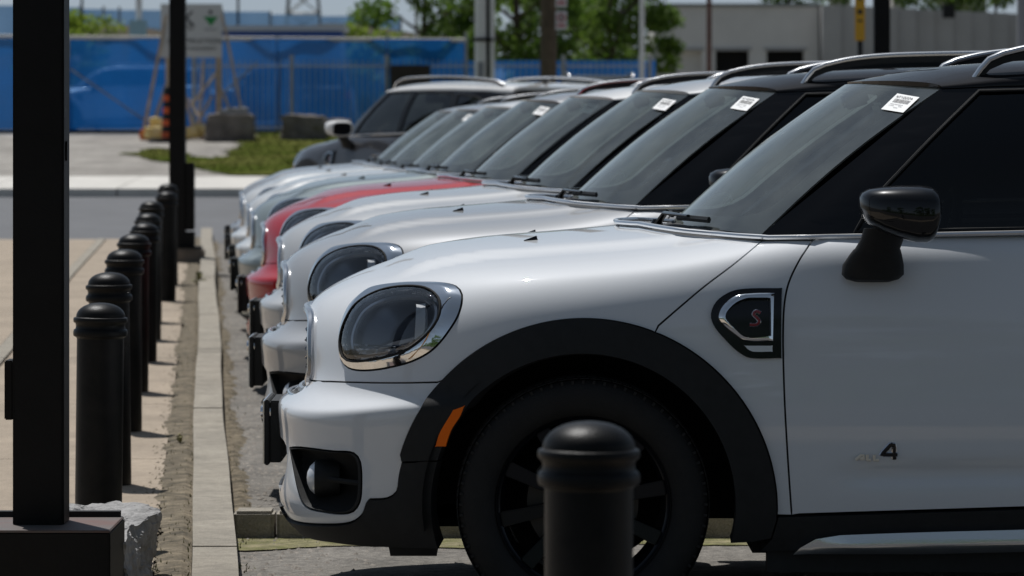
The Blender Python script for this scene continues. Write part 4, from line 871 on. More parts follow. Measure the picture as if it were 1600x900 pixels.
# ---------------------------------------------------------------- bollards
mBol = mat('bollard_paint', (.0045,.005,.0055), .40, spec=.16, col2=(.012,.0115,.011), noise=.2, nscale=12, bump=.12, bscale=300)
def bollard_proto():
    r = empty('bollard')
    MB().lathe([(.0735,-.05),(.0735,.690)], n=40).build('shaft', mBol, r)
    MB().lathe([(.0735,.690),(.0755,.694),(.0835,.698),(.0850,.703),(.0850,.712),(.0830,.718),(.0785,.721),(.0770,.726),(.0770,.733),(.0790,.738),(.0835,.741),(.0850,.745),(.0850,.751),(.0835,.755),(.0785,.757)], n=40).build('collar', mBol, r)
    pr = [(.0785,.757),(.0765,.758)]+[(.0765*math.cos(a)**.9, .7585+.0435*math.sin(a)) for a in np.linspace(.08, math.pi/2-.02, 14)]+[(0,.802)]
    MB().lathe(pr, n=40).build('cap', mBol, r); return r
bol = bollard_proto(); BL = [(153,500,.794),(174,429,.815),(195,365,.822),(208.5,318,.821),(224,282,.815),(233,256,.820),(235.5,235,.855),(259,212,.873),(264,194,.892)]
names = ['black domed bollard standing right behind the grey rock', 'second bollard of the row, just beyond the one behind the rock', 'third bollard of the row along the kerb', 'fourth bollard of the row along the kerb', 'fifth bollard of the row along the kerb', 'sixth bollard of the row along the kerb', 'seventh bollard of the row, third from the far end', 'next to last bollard of the row, partly in front of the farther black post', 'farthest bollard of the row, beside the farther black post']
bol.location = ((920-800)/941, 6.56, .853-.802); props(bol, 'large near black domed bollard standing in front of the white car wheel', 'bollard', 'black domed bollards along the parking lot edge')
for (px, s_, zt), nm in zip(BL, names):
    o = copy_tree(bol); o.location = ((px-800)/s_, FPX/s_, zt-.802); o.rotation_euler = (random.uniform(-.012,.012), random.uniform(-.012,.012), random.uniform(0,6)); o['label'] = nm
# ---------------------------------------------------------------- black square posts
mPost = mat('post_black', (.004,.004,.0045), .55, spec=.2, noise=.3, nscale=5, bump=.1, bscale=120); mRust = mat('rusty_plate', (.10,.095,.09), .6, col2=(.13,.055,.04), nscale=4)
def rock(name, c, d, seed, m, n=5, rough=.12, label=None, cat='rock', group=None, parent=None, flat=.55):
    rr = random.Random(seed); bm = bmesh.new(); bmesh.ops.create_cube(bm, size=1); bmesh.ops.subdivide_edges(bm, edges=bm.edges, cuts=n*3, use_grid_fill=True)
    from mathutils import noise as N_
    off = Vector((rr.uniform(-50,50), rr.uniform(-50,50), rr.uniform(-50,50)))
    for v in bm.verts:
        p = v.co.copy(); q = p.normalized()*.62; p = p.lerp(q, .22); p += N_.noise_vector(p*2.1+off)*rough; p += N_.noise_vector(p*7+off)*rough*.28
        f = N_.noise(Vector((p.x*9,p.y*16,p.z*16))+off); g_ = N_.noise(p*38+off); p += p.normalized()*(abs(f)*-.05-abs(g_)*.014); v.co = Vector((p.x*d[0], p.y*d[1], p.z*d[2]))
    bmesh.ops.recalc_face_normals(bm, faces=bm.faces); me = bpy.data.meshes.new(name); bm.to_mesh(me); bm.free(); o = link(name, me, m, parent)
    o.location = c; return props(o, label, cat if not parent else None, group)
mRock = mat('grey_rock', (.34,.335,.33), 1.0, noise=.25, nscale=14, bump=1.0, bscale=80, spec=.1); mRockD = mat('brown_rock', (.16,.14,.125), .95, noise=.35, nscale=3, bump=.8, bscale=20)
p1 = empty('black_post', (-1.228,10.375,0), label='tall black square post on a black box footing at the left edge', cat='post', group='black square posts')
MB().box((-.008,0,2.50), (.134,.134,4.40)).build('shaft', mPost, p1, bevel=.006)
MB().box((0,-.02,.155), (.389,.38,.29)).build('footing_box', mPost, p1, bevel=.004); MB().box((0,-.02,.3005), (.385,.376,.008)).build('footing_plate', mRust, p1, bevel=.002)
MB().box((0,.155,.312), (.37,.03,.016)).build('footing_rim', M['clad'], p1)
MB().box((-.087,-.01,.655), (.022,.09,.155)).build('side_bracket', mPost, p1, bevel=.003); MB().box((.061,-.01,1.28), (.006,.05,.05)).build('latch', mPost, p1)
rock('grey_rock', (-1.235,11.03,.03), (.415,1.15,.45), 5, mRock, 14, .10, 'jagged grey rock lying behind the footing of the near black post')
p2 = empty('black_post', (-3.13,37.0,.0), label='slimmer looking farther black post with a meter box beside the last bollards', cat='post', group='black square posts')
MB().box((0,0,2.7), (.150,.150,5.0)).build('shaft', mPost, p2, bevel=.006)
MB().box((.115,0,.70), (.085,.12,.63)).build('meter_box', mPost, p2, bevel=.01); MB().box((.10,0,.29), (.12,.14,.16)).build('box_foot', mPost, p2, bevel=.005)
MB().box((.12,0,.04), (.245,.40,.35)).build('concrete_footing', mat('footing_concrete', (.17,.14,.11), .95, noise=.3, nscale=4, bump=.6, bscale=40), p2, bevel=.02)
MB().box((.12,0,.222), (.20,.30,.02)).build('footing_plate', mPost, p2, bevel=.004)
p3 = empty('black_post', (3.46,37.0,0), label='black post rising behind the second car roof, right of the yellow sign', cat='post', group='black square posts')
MB().box((0,0,2.7), (.150,.150,5.4)).build('shaft', mPost, p3, bevel=.006); MB().box((0,0,.1), (.3,.3,.3)).build('footing_box', mPost, p3, bevel=.01)

# ---------------------------------------------------------------- foliage
def leafmat(name, c1, c2):
    m = mat(name, c1, .7, col2=c2, nscale=1.1); n = m.node_tree.nodes; l = m.node_tree.links; b = n['Principled BSDF']; o = n['Material Output']
    t = n.new('ShaderNodeBsdfTranslucent'); mx = n.new('ShaderNodeMixShader'); mx.inputs[0].default_value = .38
    src = b.inputs['Base Color'].links[0].from_socket; hs = n.new('ShaderNodeHueSaturation'); hs.inputs['Value'].default_value = 1.6; l.new(src, hs.inputs['Color']); l.new(hs.outputs[0], t.inputs[0])
    l.new(b.outputs[0], mx.inputs[1]); l.new(t.outputs[0], mx.inputs[2]); l.new(mx.outputs[0], o.inputs[0]); return m
mLeaf = leafmat('leaf_green', (.055,.120,.012), (.13,.20,.028)); mLeafY = leafmat('leaf_yellow_green', (.12,.20,.02), (.22,.28,.04)); mBark = mat('bark', (.09,.07,.05), .95, noise=.3, nscale=4)
def crown_mesh(seed, r, h, n, leaf, m, low=.22):
    rr = np.random.default_rng(seed); mb_v = []; mb_f = []; cl = []
    for _ in range(26):
        a = rr.uniform(0, 6.28); t = rr.uniform(low, 1); rad = r*np.sqrt(max(.05, 1-((t-.55)/.56)**2))*rr.uniform(.25,.95); cl.append((rad*math.cos(a), rad*math.sin(a), h*t*.93, rr.uniform(.20,.42)*r))
    for i in range(n):
        c0 = cl[rr.integers(len(cl))]; d = rr.normal(size=3); d /= np.linalg.norm(d); q = c0[3]*rr.uniform(.45,1.08); p = np.array(c0[:3])+d*q*np.array([1,1,.72])
        u = rr.normal(size=3); u /= np.linalg.norm(u); w_ = np.cross(u, rr.normal(size=3)); w_ /= np.linalg.norm(w_); s = leaf*rr.uniform(.5,1.3); b = len(mb_v)
        mb_v += [tuple(p-u*s), tuple(p+w_*s*.5), tuple(p+u*s), tuple(p-w_*s*.5)]; mb_f.append((b,b+1,b+2,b+3))
    me = bpy.data.meshes.new('crown'); me.from_pydata(mb_v, [], mb_f); me.materials.append(m); return me
def trunk_mesh(seed, h, r):
    rr = random.Random(seed); mb = MB(); mb.tube([(0,0,-.2),(r*.3,0,h*.3),(-r*.3,r*.2,h*.6),(0,0,h*.9)], [r,r*.8,r*.55,r*.15], 8)
    for _ in range(7):
        a = rr.uniform(0,6.28); z = h*rr.uniform(.28,.6); L = h*rr.uniform(.2,.36); mb.tube([(0,0,z),(L*.5*math.cos(a),L*.5*math.sin(a),z+L*.35),(L*math.cos(a),L*math.sin(a),z+L*.75)], [r*.4,r*.25,r*.08], 6)
    return mb.mesh('trunk', mBark)
CR = [crown_mesh(11, 2.6, 7.5, 6000, .14, mLeaf), crown_mesh(12, 2.3, 7.0, 5000, .14, mLeaf, .15), crown_mesh(13, 1.6, 3.6, 3500, .13, mLeafY, .05)]; TR = [trunk_mesh(1, 6.8, .2), trunk_mesh(2, 6.4, .18), trunk_mesh(3, 3.0, .09)]
def tree(kind, x, y, s, label, sz=1.0, group=None, z=None, rz=None, crown=None):
    t = empty('tree', (x, y, float(g_lot(y)) if z is None else z), random.uniform(0,6) if rz is None else rz, label=label, cat='tree', group=group); t.scale = (s, s, s*sz)
    link('crown', crown or CR[kind], None, t); link('trunk', TR[kind], None, t); return t
T = lambda px, Y: (px-800)*Y/FPX
tree(0, T(662,118), 118, .78, 'broad leafy tree above the fence, left of the twin thin poles'); tree(1, T(712,126), 126, .52, 'lower dark tree between the thin poles and the grey steel pole')
tree(0, T(808,112), 112, .84, 'dense dark green tree right behind the grey steel pole'); tree(1, T(838,128), 128, .70, 'short dark tree directly behind the wooden utility pole')
tree(0, T(905,120), 120, .56, 'low rounded tree just right of the parking signs'); tree(1, T(955,116), 116, .84, 'tall yellow tipped tree with sky showing beside it, left of the white pole')
tree(0, T(982,124), 124, .80, 'tall dark tree at the corner of the concrete building'); tree(2, T(548,108), 108, .78, 'small yellow green bush tree rising above the blue screen', 1.0)
tree(2, T(113,104), 104, .85, 'yellow green tree beside the near black post, top left', 1.0); tree(2, T(152,106), 106, .50, 'low yellow green shrub above the fence in front of the earth bank')
for px, s_, nm in ((1235,1.02,'tree top showing over the building roof left of the yellow sign'),(1430,.98,'tree top showing over the building roof right of the black post'),(1555,1.0,'tree top showing over the building roof near the right edge')): tree(1, T(px,176), 176, s_*1.15, nm)
# the trees the side windows and the paint mirror: they stand behind the photographer
for k, (x, y, s_) in enumerate(((-16,-17,1.1),(-6.5,-17.5,1.15),(3.0,-17,1.3),(8,-15.5,1.2),(12.5,-17.5,1.35),(17.5,-16,1.2),(22,-18,1.3))):
    tree(k % 2, x, y, s_, 'dark tree mirrored in the near window, standing behind the photographer', group='trees mirrored in the car windows', crown=None)
band(-60, 60, -40, -12.6, .01, 'roadside_grass', mGrass, kind='structure')
mb = MB(); hr = np.random.default_rng(4)
for i in range(9000):
    x = hr.uniform(-26, 26); y = -14+hr.normal()*.6; z = abs(hr.normal())*1.5; a = hr.uniform(0, 6.28); s = .14
    mb.add([(x-s*math.cos(a),y-s*math.sin(a),z),(x,y,z+s),(x+s*math.cos(a),y+s*math.sin(a),z),(x,y,z-s)], [(0,1,2,3)])
mb.build('unseen_hedge', mLeaf, smooth=False, kind='stuff')  # unseen leaf belt, thickened to darken the car sides

# ---------------------------------------------------------------- fences beyond the road
def screenmat(name, col, tr):
    m = bpy.data.materials.new(name); m.use_nodes = True; n = m.node_tree.nodes; l = m.node_tree.links; n.remove(n['Principled BSDF']); o = n['Material Output']
    d = n.new('ShaderNodeBsdfDiffuse'); d.inputs[0].default_value = (*col,1); t2 = n.new('ShaderNodeBsdfTranslucent'); t2.inputs[0].default_value = (*col,1); t = n.new('ShaderNodeBsdfTransparent'); t.inputs[0].default_value = (.35,.6,1,1)
    tc = n.new('ShaderNodeTexCoord'); ns = n.new('ShaderNodeTexNoise'); ns.inputs['Scale'].default_value = .8; ns.inputs['Detail'].default_value = 5; l.new(tc.outputs['Object'], ns.inputs[0])
    mr = n.new('ShaderNodeMapRange'); mr.inputs[1].default_value = .35; mr.inputs[2].default_value = .7; mr.inputs[3].default_value = tr*.7; mr.inputs[4].default_value = tr*1.4; l.new(ns.outputs['Fac'], mr.inputs[0])
    a = n.new('ShaderNodeMixShader'); a.inputs[0].default_value = .45; b = n.new('ShaderNodeMixShader'); l.new(d.outputs[0], a.inputs[1]); l.new(t2.outputs[0], a.inputs[2]); l.new(mr.outputs[0], b.inputs[0]); l.new(a.outputs[0], b.inputs[1]); l.new(t.outputs[0], b.inputs[2]); l.new(b.outputs[0], o.inputs[0]); return m
mBlue = screenmat('blue_mesh_screen', (.018,.165,.52), .36); mSky = screenmat('pale_blue_screen', (.22,.36,.52), .15); mGalv = mat('galvanised_steel', (.30,.31,.31), .5, .5, noise=.15, nscale=3); mTim = mat('weathered_timber', (.44,.36,.28), .85, noise=.25, nscale=4)
def wavy(X0, X1, z0, z1, Y, n=140, amp=.09, zr=0):
    return MB().grid([[(x, Y+amp*math.sin(x*2.3+z*1.1)+amp*.5*math.sin(x*5.1), z+(zr*(x-X0)/(X1-X0) if z > (z0+z1)/2 else 0)) for z in np.linspace(z0, z1, 8)] for x in np.linspace(X0, X1, n)])
fy = 85.6; X = lambda px, Y=fy: (px-800)*Y/FPX
f1 = empty('screened_fence', (0,0,0), label='chain fence hung with bright blue see-through mesh, left of the steel pole', cat='fence')
for a_, b_ in ((-140,105),(107,432),(434,603),(605,727)):
    wavy(X(a_), X(b_), 1.30, 3.28-.02*(b_ > 200), fy).build('blue_screen', mBlue, f1)
for px in (-60,106,268,433,604,728): MB().tube([(X(px),fy+.06,1.1),(X(px),fy+.06,3.42 if px > 700 else 3.34)], .035, 8).build('fence_post', mGalv, f1)
MB().tube([(X(-140),fy+.06,3.33),(X(728),fy+.06,3.24)], .045, 8).build('top_rail', mPale, f1)
MB().box(((X(-140)+X(728))/2,fy+.02,1.22), (X(728)-X(-140),.06,.14)).build('base_board', M['dark'], f1)
MB().tube([(X(110),fy-.03,2.62),(X(232),fy-.03,1.45)], .022, 6).build('diagonal_brace', mGalv, f1); MB().tube([(X(345),fy-.03,2.05),(X(402),fy-.03,2.75)], .022, 6).build('diagonal_brace', mGalv, f1)
f2 = empty('low_screened_fence', (0,0,0), label='lower blue screened fence below the trees, right of the steel pole', cat='fence')
wavy(X(730), X(1024), 1.30, 2.80, fy).build('blue_screen', mBlue, f2)
for px in (880,1022): MB().tube([(X(px),fy+.06,1.1),(X(px),fy+.06,2.9)], .035, 8).build('fence_post', mGalv, f2)
f3 = empty('picket_fence', (0,0,0), label='thin grey metal picket fence standing in front of the blue screens', cat='fence'); py_ = 84.4; Xp = lambda px: (px-800)*py_/FPX
for px in (303,456,604,752,880,1015): MB().tube([(Xp(px),py_,1.1),(Xp(px),py_,2.90)], .045, 8).build('fence_post', mGalv, f3)
mb = MB(); x = Xp(310)
while x < Xp(1015): mb.box((x,py_,2.0), (.018,.018,1.6)); x += .125
mb.build('pickets', mGalv, f3, smooth=False, kind='stuff')
for z in (1.35,2.66): MB().tube([(Xp(303),py_+.02,z),(Xp(1015),py_+.02,z)], .018, 6).build('rail', mGalv, f3)
MB().box((X(641,84.2),84.2,2.35), (.86,.10,.66)).build('notice_board', mat('dark_board', (.03,.022,.018), .8, noise=.3, nscale=5), label='dark board fixed on the fence behind the white roofed car', cat='board', smooth=False)
# raised bank with pale screens
mb = MB(); by = 150; ZB = CH+(HORIZ-41)*by/FPX
mb.grid([[(x, by+dy, z+ .25*math.sin(x*.7)*(z > 2)) for dy, z in ((-9,1.2),(-4,3.4),(0,ZB-.15),(6,ZB))] for x in np.arange(-40, T(760,by), 1.)], flip=True); mb.build('earth_bank', mat('bank_scrub', (.025,.028,.012), .95, col2=(.06,.045,.028), nscale=.5), kind='structure')
f4 = empty('pale_screened_fence', (0,0,0), label='pale blue screened fence up on the earth bank at the skyline', cat='fence')
pxs = [-60,40,122,158,183,262,420,498,560,625]
for a_, b_ in zip(pxs, pxs[1:]):
    wavy(T(a_+1,by), T(b_-1,by), ZB-.3, CH+(HORIZ-9-.03*a_)*by/FPX, by+1, 12).build('pale_screen', mSky, f4)
for px in pxs: MB().tube([(T(px,by),by+.9,ZB-.4),(T(px,by),by+.9,CH+(HORIZ-4-.03*px)*by/FPX)], .05, 6).build('fence_post', mGalv, f4)
# site cabin showing over the fence
cy = 97; cb_ = empty('site_cabin', (T(440,cy),cy,0), label='long low cabin with white roof edge and blue band behind the fence', cat='cabin'); zt = CH+(HORIZ-44)*cy/FPX
MB().box((0,0,(zt+1.2)/2-.1), (3.05,2.2,zt-1.5)).build('wall', mat('cabin_white', (.55,.52,.46), .7), cb_); MB().box((-.02,-.02,zt-.20), (3.08,2.26,.17)).build('blue_band', mat('band_blue', (.02,.08,.30), .6), cb_); MB().box((0,-.02,zt-.03), (3.2,2.4,.14)).build('roof_edge', mat('cabin_pale', (.5,.53,.55), .6), cb_)

# ---------------------------------------------------------------- poles and signs
def pole(name, px, Y, wpx, top, m, label, cat='pole', z0=None):
    x = T(px, Y); r = wpx*Y/FPX/2; t = empty(name, (x, Y, float(g_lot(Y))), label=label, cat=cat); MB().tube([(0,0,-.1),(0,0,top/2),(0,0,top)], [r*1.04,r,r*.96], 14).build('shaft', m, t); return t
mPale2 = mat('pale_steel', (.70,.70,.69), .5, .3, noise=.1, nscale=2); mWood = mat('pole_timber', (.10,.075,.05), .9, noise=.3, nscale=3)
t = pole('steel_pole', 752, 78, 20, 9, mPale2, 'thick pale grey steel pole with conduit and dark strap behind the white roofed car')
MB().tube([(.21,-.05,-.1),(.21,-.05,9)], .055, 10).build('conduit', mPale2, t); MB().tube([(.135,-.07,-.1),(.135,-.07,9)], .035, 8).build('cable', M['dark'], t); MB().lathe([(.14,-.03),(.14,.03)], c=(0,0,2.15), n=16).build('strap', M['dark'], t); MB().box((.07,-.15,2.14), (.36,.05,.06)).build('strap_clamp', M['dark'], t)
MB().box((-.01,-.135,1.55), (.12,.01,.3)).build('plate', mat('stencil', (.25,.26,.3), .6), t)
t = pole('utility_pole', 857, 76, 26, 9, mWood, 'brown wooden utility pole between the steel pole and the building')
sg = empty('parking_sign', (T(877,75.6), 75.6, 0), label='white and red parking control signs fixed beside the wooden utility pole', cat='sign')
mW = mat('sign_white', (.62,.62,.63), .5); mR = mat('sign_red', (.40,.05,.07), .5); mK = mat('sign_black', (.02,.02,.02), .6)
for z in (3.10,3.53):
    zz = z+.30; MB().box((0,0,zz), (.215,.012,.36)).build('sign_plate', mW, sg, bevel=.004); q = MB().tube([(.07*math.cos(a),-.012,zz+.05+.07*math.sin(a)) for a in np.linspace(0, 2*math.pi, 25)[:-1]], .014, 6, closed=True, up=(0,1,0)); q.build('prohibition_ring', mR, sg)
    MB().box((0,-.010,zz+.05), (.03,.006,.085)).build('sign_letter', mK, sg); MB().box((0,-.010,zz-.10), (.16,.006,.05)).build('sign_arrow', mR, sg)
t = pole('thin_pole', 650.5, 128, 5.5, 9, mPale2, 'thin pale pole, left one of the close pair above the fence'); t = pole('thin_pole', 662.5, 128, 5.5, 9, mPale2, 'thin pale pole, right one of the close pair above the fence')
t = pole('thin_pole', 1003, 80, 8, 9, mPale2, 'slim whitish pole just left of the concrete building corner'); t = pole('thin_pole', 1108, 90, 8, 8, mat('rusty_steel', (.13,.07,.055), .8, noise=.35, nscale=3), 'slim rusty brown pole in front of the building openings')
t = pole('thin_pole', 217, 100, 10, 12, mPale2, 'grey pole with a boxy foot seen above the blue screen'); MB().box((0,-.2,2.25), (.42,.3,1.1)).build('foot_box', mat('pale_teal', (.25,.40,.46), .7), t)
t = pole('thin_pole', 1600, 46, 22, 5.5, mat('soft_grey', (.30,.30,.31), .6), 'grey pole cut by the right edge of the view')
ys_ = empty('yellow_sign', (T(1344,44),44,float(g_lot(44))), label='narrow yellow sign on a thin post beside the black post', cat='sign'); MB().tube([(0,0,-.1),(0,0,3.2)], .03, 8).build('post', M['clad'], ys_)
MB().box((-.005,-.035,2.64), (.115,.012,.72), rz=R(8)).build('sign_plate', mat('sign_yellow', (.62,.34,.015), .5), ys_, bevel=.004)
for z, hh in ((2.86,.03),(2.74,.02),(2.60,.05),(2.50,.02)): MB().box((-.005,-.044,z), (.055,.004,hh), rz=R(8)).build('sign_marking', mat('sign_brown', (.30,.15,.01), .6) if False else mK, ys_)
# overhead wires whose reflections cross the windscreens
for k, (yw, zw) in enumerate(((25,7.2),(25.6,7.9),(41,8.4))):
    MB().tube([(x,yw+.04*x,zw+.0016*x*x) for x in np.linspace(-45,45,31)], .022, 6).build('overhead_wire', M['clad'], label='overhead wire above the view, reflected as a dark line in the windscreens', cat='wire', group='overhead wires')
# lattice mast
ly = 300; lt = empty('lattice_mast', (T(474,ly),ly,1.3), label='open lattice power mast on the skyline left of the trees', cat='mast'); mb = MB()
hw = lambda z: 1.95-.085*z
for sx in (-1,1):
    for sy in (-1,1): MB().tube([(sx*hw(0),sy*hw(0),0),(sx*hw(16),sy*hw(16),16)], .09, 5).build('leg', mGalv, lt)
for k in range(9):
    z0, z1 = 1.75*k, 1.75*(k+1); a_, b_ = hw(z0), hw(z1)
    for sy in (-1,1): mb.tube([(-a_,sy*a_,z0),(b_,sy*b_,z1)], .045, 4); mb.tube([(a_,sy*a_,z0),(-b_,sy*b_,z1)], .045, 4); mb.tube([(-b_,sy*b_,z1),(b_,sy*b_,z1)], .045, 4)
mb.build('bracing', mGalv, lt, kind='stuff')
# thin aerials on the skyline
for px, nm in ((372,'thin dark mast on the skyline just right of the white sign board'),(128,'short dark mast at the skyline near the left black post')): t = pole('thin_pole', px, 145, 4, 9.5 if px > 200 else 6.2, M['clad'], nm)
# construction sign on timber props
def text_mesh(txt, size, name='lettering'):
    cu = bpy.data.curves.new(name, 'FONT'); cu.body = txt; cu.size = size; cu.extrude = .004; cu.align_x = 'CENTER'; o = bpy.data.objects.new(name, cu); COL.objects.link(o); bpy.context.view_layer.update()
    me = bpy.data.meshes.new_from_object(o.evaluated_get(bpy.context.evaluated_depsgraph_get())); bpy.data.objects.remove(o); bpy.data.curves.remove(cu); return me
sy_ = 82.6; Xs = lambda px: (px-800)*sy_/FPX; Zs = lambda py: CH+(HORIZ-py)*sy_/FPX
sb = empty('construction_sign', (0,0,0), label='white construction sign board with green triangle propped on timber braces', cat='sign')
MB().box((Xs(299),sy_,(Zs(6)+Zs(90))/2), (Xs(347)-Xs(251),.02,Zs(6)-Zs(90))).build('board', mat('board_grey_white', (.55,.56,.57), .6), sb)
def letter(txt, px, py, size, m):
    me = text_mesh(txt, size); me.materials.append(m); o = link('lettering', me, None, sb); o.location = (Xs(px), sy_-.014, Zs(py)); o.rotation_euler = (R(90),0,0)
letter('BK', 285, 40, .44, mK); letter('LTD', 292, 47, .16, mK); letter('CONSTRUCTION', 304, 68, .145, mK); letter('PROJECT MANAGEMENT', 304, 78, .082, mK)
MB().add([(Xs(318),sy_-.018,Zs(26)),(Xs(341),sy_-.018,Zs(26)),(Xs(329.5),sy_-.018,Zs(41)),(Xs(318),sy_-.012,Zs(26)),(Xs(341),sy_-.012,Zs(26)),(Xs(329.5),sy_-.012,Zs(41))], [(0,2,1),(3,4,5),(0,1,4,3),(1,2,5,4),(2,0,3,5)]).build('green_triangle', mat('sign_green', (.01,.22,.05), .5), sb, smooth=False)
MB().box((Xs(329),sy_-.014,Zs(19)), (.07,.006,.07)).build('green_mark', mK, sb); MB().box((Xs(329),sy_-.014,Zs(46)), (.26,.006,.035)).build('small_caption', M['ink2'], sb)
for (a_, b_, c_, d_, r_) in ((263,8,225,213,.042),(272,95,236,212,.042),(345,12,381,182,.042),(337,118,366,184,.040),(339,112,300,166,.034),(331,150,300,212,.036),(318,93,312,210,.030),(290,150,306,215,.034),(296,155,320,196,.03)):
    MB().tube([(Xs(a_),sy_+.05,Zs(b_)),(Xs(c_),sy_-.35,Zs(d_))], r_, 4).build('timber_brace', mTim, sb, smooth=False)
MB().box((Xs(341),sy_+.06,(Zs(90)+Zs(195))/2), (.12,.10,Zs(90)-Zs(195))).build('post', mTim, sb); MB().box((Xs(262),sy_+.06,(Zs(10)+Zs(205))/2), (.10,.10,Zs(10)-Zs(205))).build('post', mTim, sb)
# boulders, barrel, sandbags
rock('boulder', (X(360,81),81,1.30), (.98,.8,.66), 21, mRockD, 4, .07, 'squared brown boulder with rubble on top, under the sign braces', 'boulder', 'boulders along the fence')
for k, (px, s_) in enumerate(((352,.16),(366,.2),(378,.17),(360,.13))): rock('rubble_stone', (X(px,80.9),80.9,1.63+.02*k), (s_*1.5,s_*1.3,s_), 30+k, mRock, 2, .15, ['small grey stone left on top of the squared boulder','largest grey stone piled on the squared boulder','rightmost grey stone piled on the squared boulder','small front stone lying on the squared boulder'][k], 'stone', 'stones piled on the boulder')
rock('boulder', (X(475,81.5),81.5,1.27), (.92,.8,.66), 22, mRockD, 4, .1, 'brown boulder on the lawn left of the dark car bonnet', 'boulder', 'boulders along the fence')
rock('boulder', (X(530,83),83,1.35), (.5,.5,.35), 23, mRockD, 3, .1, 'small brown boulder peeking over the dark car bonnet', 'boulder', 'boulders along the fence')
br = empty('traffic_barrel', (X(262,80.5),80.5,float(g_lot(80.5))), label='orange and black striped traffic drum on a black base behind the post', cat='barrel')
for k in range(8): MB().lathe([(.125-.006*k,.10+.125*k),(.121-.006*k,.10+.125*(k+1))], n=20).build('stripe', mat('barrel_orange', (.62,.09,.01), .5) if k % 2 == 0 else M['clad'], br)
MB().lathe([(0,.10),(.36,.10),(.40,.02),(.40,-.05)], n=24).build('rubber_base', M['dark'], br); MB().lathe([(.08,1.1),(.07,1.14),(0,1.15)], n=16).build('top', M['clad'], br)
mBag = mat('sandbag_yellow', (.70,.50,.12), .85, col2=(.80,.66,.36), nscale=4); mBagO = mat('sandbag_orange', (.55,.16,.04), .8)
for k, (px, dz_, m_, nm) in enumerate(((240,0,mBag,'yellow sandbag at the foot of the left braces'),(253,.02,mBag,'yellow sandbag against the striped drum'),(246,.20,mBag,'yellow sandbag on top of the two left of the drum'),(230,-.05,mBagO,'orange bag at the far left of the sandbags'),(296,0,mBag,'yellow sandbag right of the farther black post'),(312,.05,mBag,'yellow sandbag under the middle of the white sign'),(321,0,mBagO,'orange bag next to the squared boulder'))):
    rock('sandbag', (X(px,81.3),81.3+.1*k,1.24+dz_), (.34,.34,.24), 60+k, m_, 2, .12, nm, 'sandbag', 'sandbags holding the sign props')
# ---------------------------------------------------------------- concrete building
by2 = 150; XB = lambda px, Y=by2: (px-800)*Y/FPX; ZBd = lambda py, Y=by2: CH+(HORIZ-py)*Y/FPX
mBl = mat('sunlit_block', (.80,.77,.73), .9, noise=.06, nscale=.5); mBd = mat('grey_block', (.48,.47,.46), .9, noise=.08, nscale=.4)  # front wall colour raised to look sunlit, paler than the wing
bd_ = empty('concrete_building', (0,0,0), label='flat roofed grey concrete building with dark openings behind the cars at right', cat='building')
op = [(1042,80,1096,130),(1118,79,1170,135),(1198,79,1256,135)]; segs = [(1022,1042)]+[(a[2], b[0]) for a, b in zip(op, op[1:])]+[(1256,1279)]
zt2, zo, zg = ZBd(10), ZBd(79), 1.0
mb = MB(); mb.box(((XB(1022)+XB(1279))/2,by2+4,(zt2+zo)/2), (XB(1279)-XB(1022),8,zt2-zo)); mb.build('upper_wall', mBl, bd_, smooth=False)
for a_, b_ in segs: MB().box(((XB(a_)+XB(b_))/2,by2+4,(zo+zg)/2), (XB(b_)-XB(a_),8,zo-zg)).build('wall_pier', mBl, bd_, smooth=False)
for k, (a_, t_, b_, _) in enumerate(op):
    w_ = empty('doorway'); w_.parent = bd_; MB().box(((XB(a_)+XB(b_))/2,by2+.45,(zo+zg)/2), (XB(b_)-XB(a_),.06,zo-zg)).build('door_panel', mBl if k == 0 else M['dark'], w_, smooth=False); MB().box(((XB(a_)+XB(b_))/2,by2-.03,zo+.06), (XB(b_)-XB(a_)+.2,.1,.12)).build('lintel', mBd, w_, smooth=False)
MB().box(((XB(1022)+XB(1279))/2,by2+4,zt2+.05), (XB(1279)-XB(1022)+.2,8.2,.12)).build('parapet_cap', mGalv, bd_, smooth=False)
# darker wing, wall panels with recessed joints
wx0, wx1 = XB(1281), XB(1640); n_ = 12
for k in range(n_):
    x0, x1 = wx0+(wx1-wx0)*k/n_, wx0+(wx1-wx0)*(k+1)/n_; yk = by2-1+2.5*k/n_; zk = ZBd(9+1.1*k); MB().box(((x0+x1)/2,yk+3,(zk+zg)/2), (x1-x0-.014,6,zk-zg)).build('wall_panel', mBd, bd_, smooth=False)
MB().box(((wx0+wx1)/2,by2+4.2,3), (wx1-wx0,5,4.9)).build('wing_core', mBd, bd_, smooth=False)
MB().box((XB(1478),by2-.9,ZBd(19)), (.45,.4,.5)).build('wall_lamp', M['clad'], bd_)
# far office blocks over the roof: pale slabs
for k, (px, w_, nm) in enumerate(((1312,26,'pale distant block just left of the yellow sign'),(1398,16,'narrow pale distant block right of the black post'),(1505,60,'wide pale distant block above the building roof'))):
    Yf = 320; t = empty('distant_block', (T(px,Yf),Yf,1.3), label=nm, cat='building', group='pale distant blocks'); MB().box((0,0,6.5), (w_*Yf/FPX,6,13)).build('wall', mPale, t, smooth=False)
    for q in range(max(2, int(w_/9))):
        for z_ in (8.6,10.8): MB().box((-w_*Yf/FPX/2+(q+.5)*9*Yf/FPX*.98,-3.02,z_), (.28,.1,1.3)).build('window', M['tint'] if False else mBd, t, smooth=False)

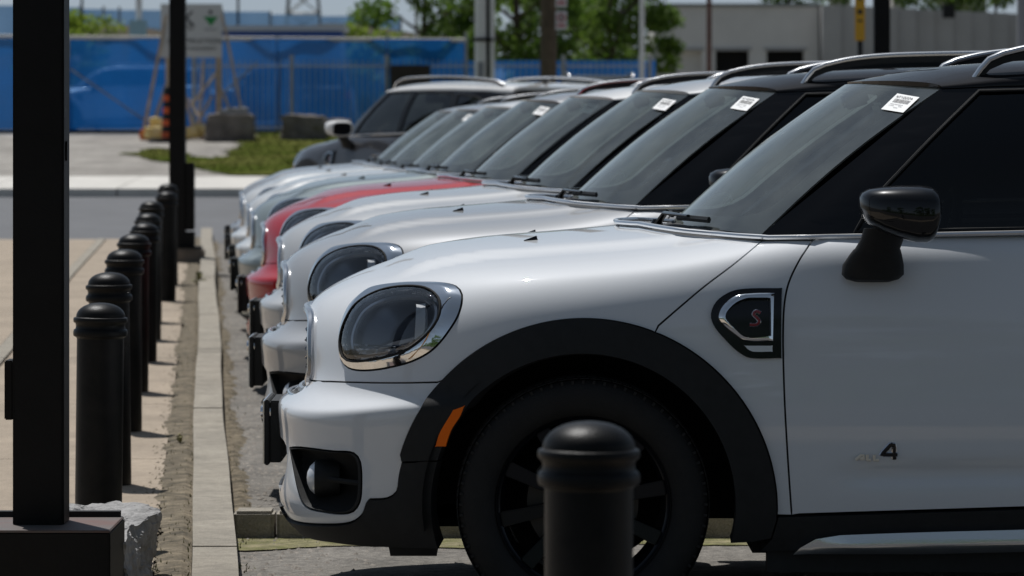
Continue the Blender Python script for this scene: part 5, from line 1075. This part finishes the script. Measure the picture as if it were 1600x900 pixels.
# ---------------------------------------------------------------- the parked cars
car = make_car(); GRP = 'hatchbacks parked side by side along the kerb'
PAINTED = ('hood','front_bumper','fender','front_door','rear_door','rear_body')
def recolour(root, body, roof, mirror=None):
    for o in root.children:
        n = o.name.split('.')[0]
        m = M[body] if n in PAINTED else (M[roof] if n == 'roof' else None)
        if m: o.material_slots[0].link = 'OBJECT'; o.material_slots[0].material = m
        if n == 'door_mirror' and mirror:
            for q in o.children:
                if q.name.startswith('mirror_housing'): q.material_slots[0].link = 'OBJECT'; q.material_slots[0].material = M[mirror]
PLATES = [(422,620,1),(397,523,1.27),(397,467,1.51),(377,430,1.76),(365,402,2.0),(362,382,2.28),(355,365,2.53),(355,352,2.75)]
LOOK = [('white','black','nearest white hatchback with black roof, cut off by the right edge'),('silver','black','silver hatchback with black roof, second from the viewer'),('silver2','silver2','silver hatchback with silver roof between the second car and the red car'),
        ('red','roofwhite','red hatchback with a white roof and shiny headlight rings'),('teal','slate','grey green hatchback parked just beyond the red one'),('pale','roofwhite','pale silver hatchback, sixth in the row, two beyond the red car'),
        ('pale','slate','light silver hatchback with dark roof, next to last in the row'),('slate','slate','farthest car of the row, mostly hidden grey hatchback')]
CARS = []
for k, ((px, py, r_), (b_, rf_, nm)) in enumerate(zip(PLATES, LOOK)):
    o = car if k == 0 else copy_tree(car); Yc = 11.41*r_; s_ = FPX/Yc
    x = (px-800)/s_+.889 if k else CAR1[0]; z = CH-(py-HORIZ)/s_-.564 if k else 0.0
    o.location = (x, Yc, z); o.rotation_euler = (0, 0, R(.35*math.sin(k*2.4)) if k else 0); o['label'] = nm
    if k:
        st = [q for q in o.children if q.name.startswith('stock_sticker')][0]; d_ = [0,.0,-.02,.03,-.035,.045,-.01,.03][k]; st.location = (-.25*d_, d_, .02*d_); o['category'] = 'car'; o['group'] = GRP; recolour(o, b_, rf_); CARS.append(o)
def extra(x, y, z, rz, body, roof, label, group=None, mirror=None):
    o = copy_tree(car); o.location = (x, y, z); o.rotation_euler = (0,0,R(rz)); o['label'] = label; o['category'] = 'car'
    if group: o['group'] = group
    elif 'group' in o: del o['group']
    recolour(o, body, roof, mirror); return o
extra(-1.17, 37.6, .22, -58, 'charcoal', 'roofwhite', 'dark grey hatchback with white roof and rails, parked beyond the row', mirror='roofwhite')
extra(T(945,70), 70, .76, 92, 'charcoal', 'black', 'dark car whose black roof shows between the poles and the trees')
extra(T(100,91), 91, 1.22, 0, 'pale', 'roofwhite', 'pale car seen dimly through the blue screen, left one', 'cars behind the blue screen'); extra(T(330,93), 93, 1.22, 0, 'charcoal', 'black', 'dark car seen dimly through the blue screen right of the drum', 'cars behind the blue screen')
